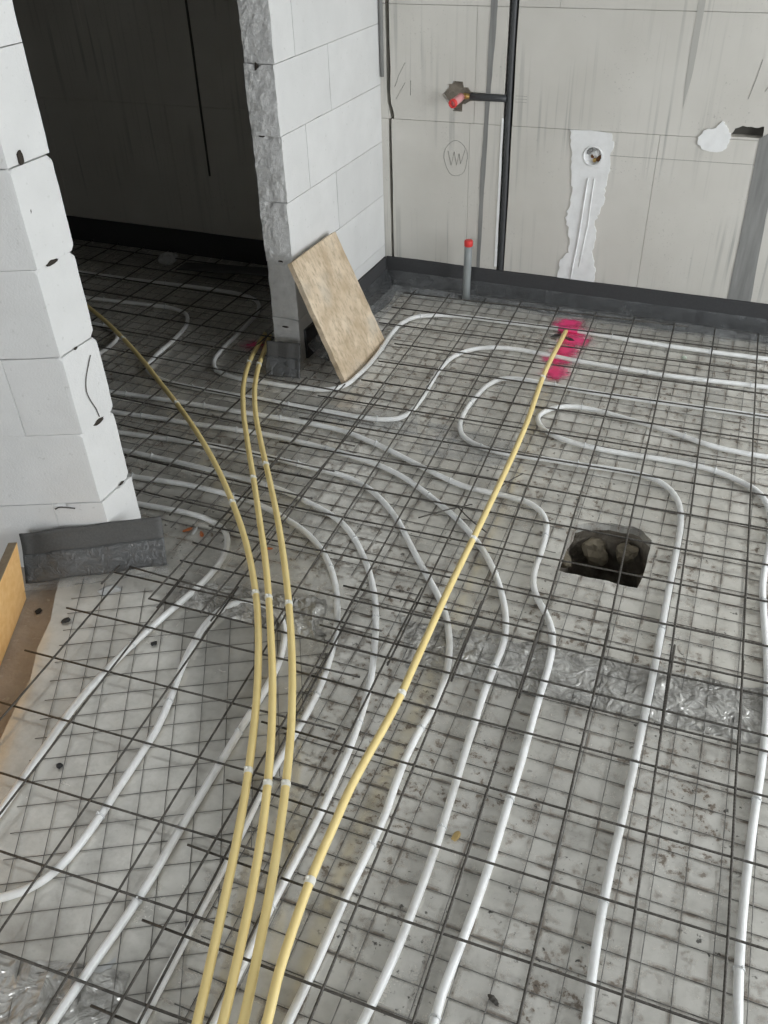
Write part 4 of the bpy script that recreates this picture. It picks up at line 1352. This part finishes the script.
def paint_blob(label, x, y, lx, ly, ang, m, z=.0052):
    bm = bmesh.new()
    bmesh.ops.create_circle(bm, cap_ends=True, segments=24, radius=1.0)
    for v in bm.verts:
        v.co = Vector((v.co.x * lx, v.co.y * ly, 0))
    o = link_mesh('paint_mark', bm, m)
    o.location = (x, y, z)
    o.rotation_euler = (0, 0, ang)
    tag(o, label, 'paint mark')
    return o


pmat = paint_mat('pink_spray_paint_oval', 0, 0, 1 / .060, 1 / .046, 1, .95)
for k, (x, y, ang, lab) in enumerate(((-.690, 3.745, .3, 'pink spray paint patch nearest to the back wall'), (-.645, 3.665, .0, 'pink spray paint patch on the rear heating pipe line'), (-.622, 3.575, .2, 'pink spray paint patch right of the yellow pipe end'), (-.640, 3.47, 1.2, 'pink spray paint patch between the rear two heating pipes'), (-.648, 3.385, .1, 'pink spray paint patch beside the yellow pipe above the second heating pipe'), (-.635, 3.265, 1.5, 'faded pink paint patch nearest to the viewer'))):
    paint_blob(lab, x, y, .115, .09, ang, pmat, .0052 + k * .0002)
pmat2 = paint_mat('pink_spray_paint_spot', 0, 0, 1 / .05, 1 / .04, 1, .5)
paint_blob('small pink paint spot behind the twin yellow pipe ends', -1.965, 3.06, .075, .06, 0, pmat2)
# paint on the pipe that runs through the mark
rear = bpy.data.objects['heating_pipe.008']
bm = bmesh.new()
pth, _ = spline([Vector(p) for p in PIPES['w9']], .022, 1)
seg = [p - Vector((rear.location.x, rear.location.y, 0)) for p in pth if -.73 < p.x < -.61 and p.y > 3.4]
add_tube(bm, seg, PIPE_R + .0004, 12, False)
link_mesh('paint_coat', bm, M['paint'], rear, True)['label'] = 'pink paint on the white pipe'
for k, (x, y, r, lab) in enumerate(((-.715, 3.60, .9, 'black torn film flap left of the yellow pipe end'), (-.655, 3.585, -.5, 'black torn film flap right of the yellow pipe end'))):
    bm = bmesh.new()
    prism(bm, jag([(-.035, .0), (.0, .012), (.03, .004), (.012, -.012), (-.01, -.008)], .002, 2, k), 0, .0015, 'z')
    o = link_mesh('torn_film', bm, M['black_bit'])
    o.location = (x, y, .006)
    o.rotation_euler = (0, 0, r)
    tag(o, lab, 'scrap')

# crumpled scrap in the dark room
bm = bmesh.new()
bmesh.ops.create_icosphere(bm, subdivisions=3, radius=.05)
for v in bm.verts:
    v.co *= 1 + .35 * noise.noise(v.co * 40) + .2 * noise.noise(v.co * 90)
    v.co.z = max(v.co.z * .7, -.03)
o = link_mesh('crumpled_paper', bm, M['clear_bit'])
o.location = (-2.907, 3.78, .032)
tag(o, 'pale crumpled ball on the dark room floor', 'scrap')
# loose strip on the dark floor
grid_sheet('foam_offcut', lambda u, v: Vector((1.0 * u, .10 * v + .10 * u, .006 + .012 * math.sin(3 * u) + .004 * noise.noise(Vector((u * 8, v * 3, 0))))), 30, 4, M['wallfoam'], None, .006)
o = bpy.data.objects['foam_offcut']
o.location = (-2.75, 3.62, .045)
tag(o, 'loose foam strip lying along the dark room floor', 'insulation strip')


def bit(name, x, y, size, m, label, cat, seed, z=.004):
    bm = bmesh.new()
    bmesh.ops.create_icosphere(bm, subdivisions=2, radius=1)
    for v in bm.verts:
        v.co *= 1 + .45 * noise.noise(v.co * 1.7 + Vector((seed * 3, 0, 0)))
        v.co = Vector((v.co.x * size[0], v.co.y * size[1], v.co.z * size[2]))
    o = link_mesh(name, bm, M[m])
    o.location = (x, y, z + size[2] * .6)
    o.rotation_euler = (0, 0, seed * 1.3)
    tag(o, label, cat)
    return o


bit('dry_leaf', -.323, 1.063, (.016, .008, .003), 'leaf', 'small dry yellowish leaf between the foreground heating pipes', 'leaf', 1)
bit('metal_chip', -.145, .762, (.015, .006, .002), 'rebar', 'small dark shiny chip on the foreground floor', 'scrap', 2)
bit('black_scrap', -1.599, 1.304, (.014, .010, .004), 'black_bit', 'black scrap near the film edge under the left foam strip', 'scrap', 3)
bit('black_scrap', -1.28, .888, (.009, .008, .003), 'black_bit', 'tiny black scrap between the two left heating pipes', 'scrap', 4)
bit('black_scrap', -1.304, 1.319, (.009, .009, .003), 'black_bit', 'tiny black scrap beside the leftmost heating pipe', 'scrap', 5)
bit('black_scrap', -1.73, 1.33, (.012, .009, .005), 'black_bit', 'black scrap on the bare concrete by the plank', 'scrap', 6, -.027)
bit('pebble', -.154, 3.568, (.012, .010, .006), 'pebble', 'pale green pebble between the pipes near the back wall', 'pebble', 7)
bit('orange_scrap', -1.501, 1.796, (.018, .007, .003), 'orange', 'rust orange scrap behind the end of the left foam strip', 'scrap', 8)
bit('orange_scrap', -1.445, 1.792, (.016, .006, .003), 'orange', 'rust orange scrap inside the leftmost pipe bend', 'scrap', 9)
bit('orange_scrap', -1.206, 1.803, (.014, .006, .003), 'orange', 'rust orange scrap between the yellow pipes', 'scrap', 10)
bit('film_scrap', -1.475, 1.80, (.02, .006, .004), 'clear_bit', 'shiny sliver between the rust orange scraps', 'scrap', 11)


def loose_wire(pts, label):
    path, _ = spline([(x, y, .040) for x, y in pts], .03, 0)
    off = Vector((path[0].x, path[0].y, 0))
    o = tube_obj('tie_wire', [p - off for p in path], .0022, M['rebar'], None, 6)
    o.location = off
    tag(o, label, 'wire')


loose_wire([(-.605, 2.325), (-.58, 2.39), (-.553, 2.44)], 'short loose wire right of the single yellow pipe')
loose_wire([(-.70, 2.18), (-.64, 2.13), (-.572, 2.085)], 'short loose wire crossing under the single yellow pipe')
loose_wire([(-.80, 2.08), (-.72, 2.16), (-.66, 2.21)], 'short loose wire left of the single yellow pipe')
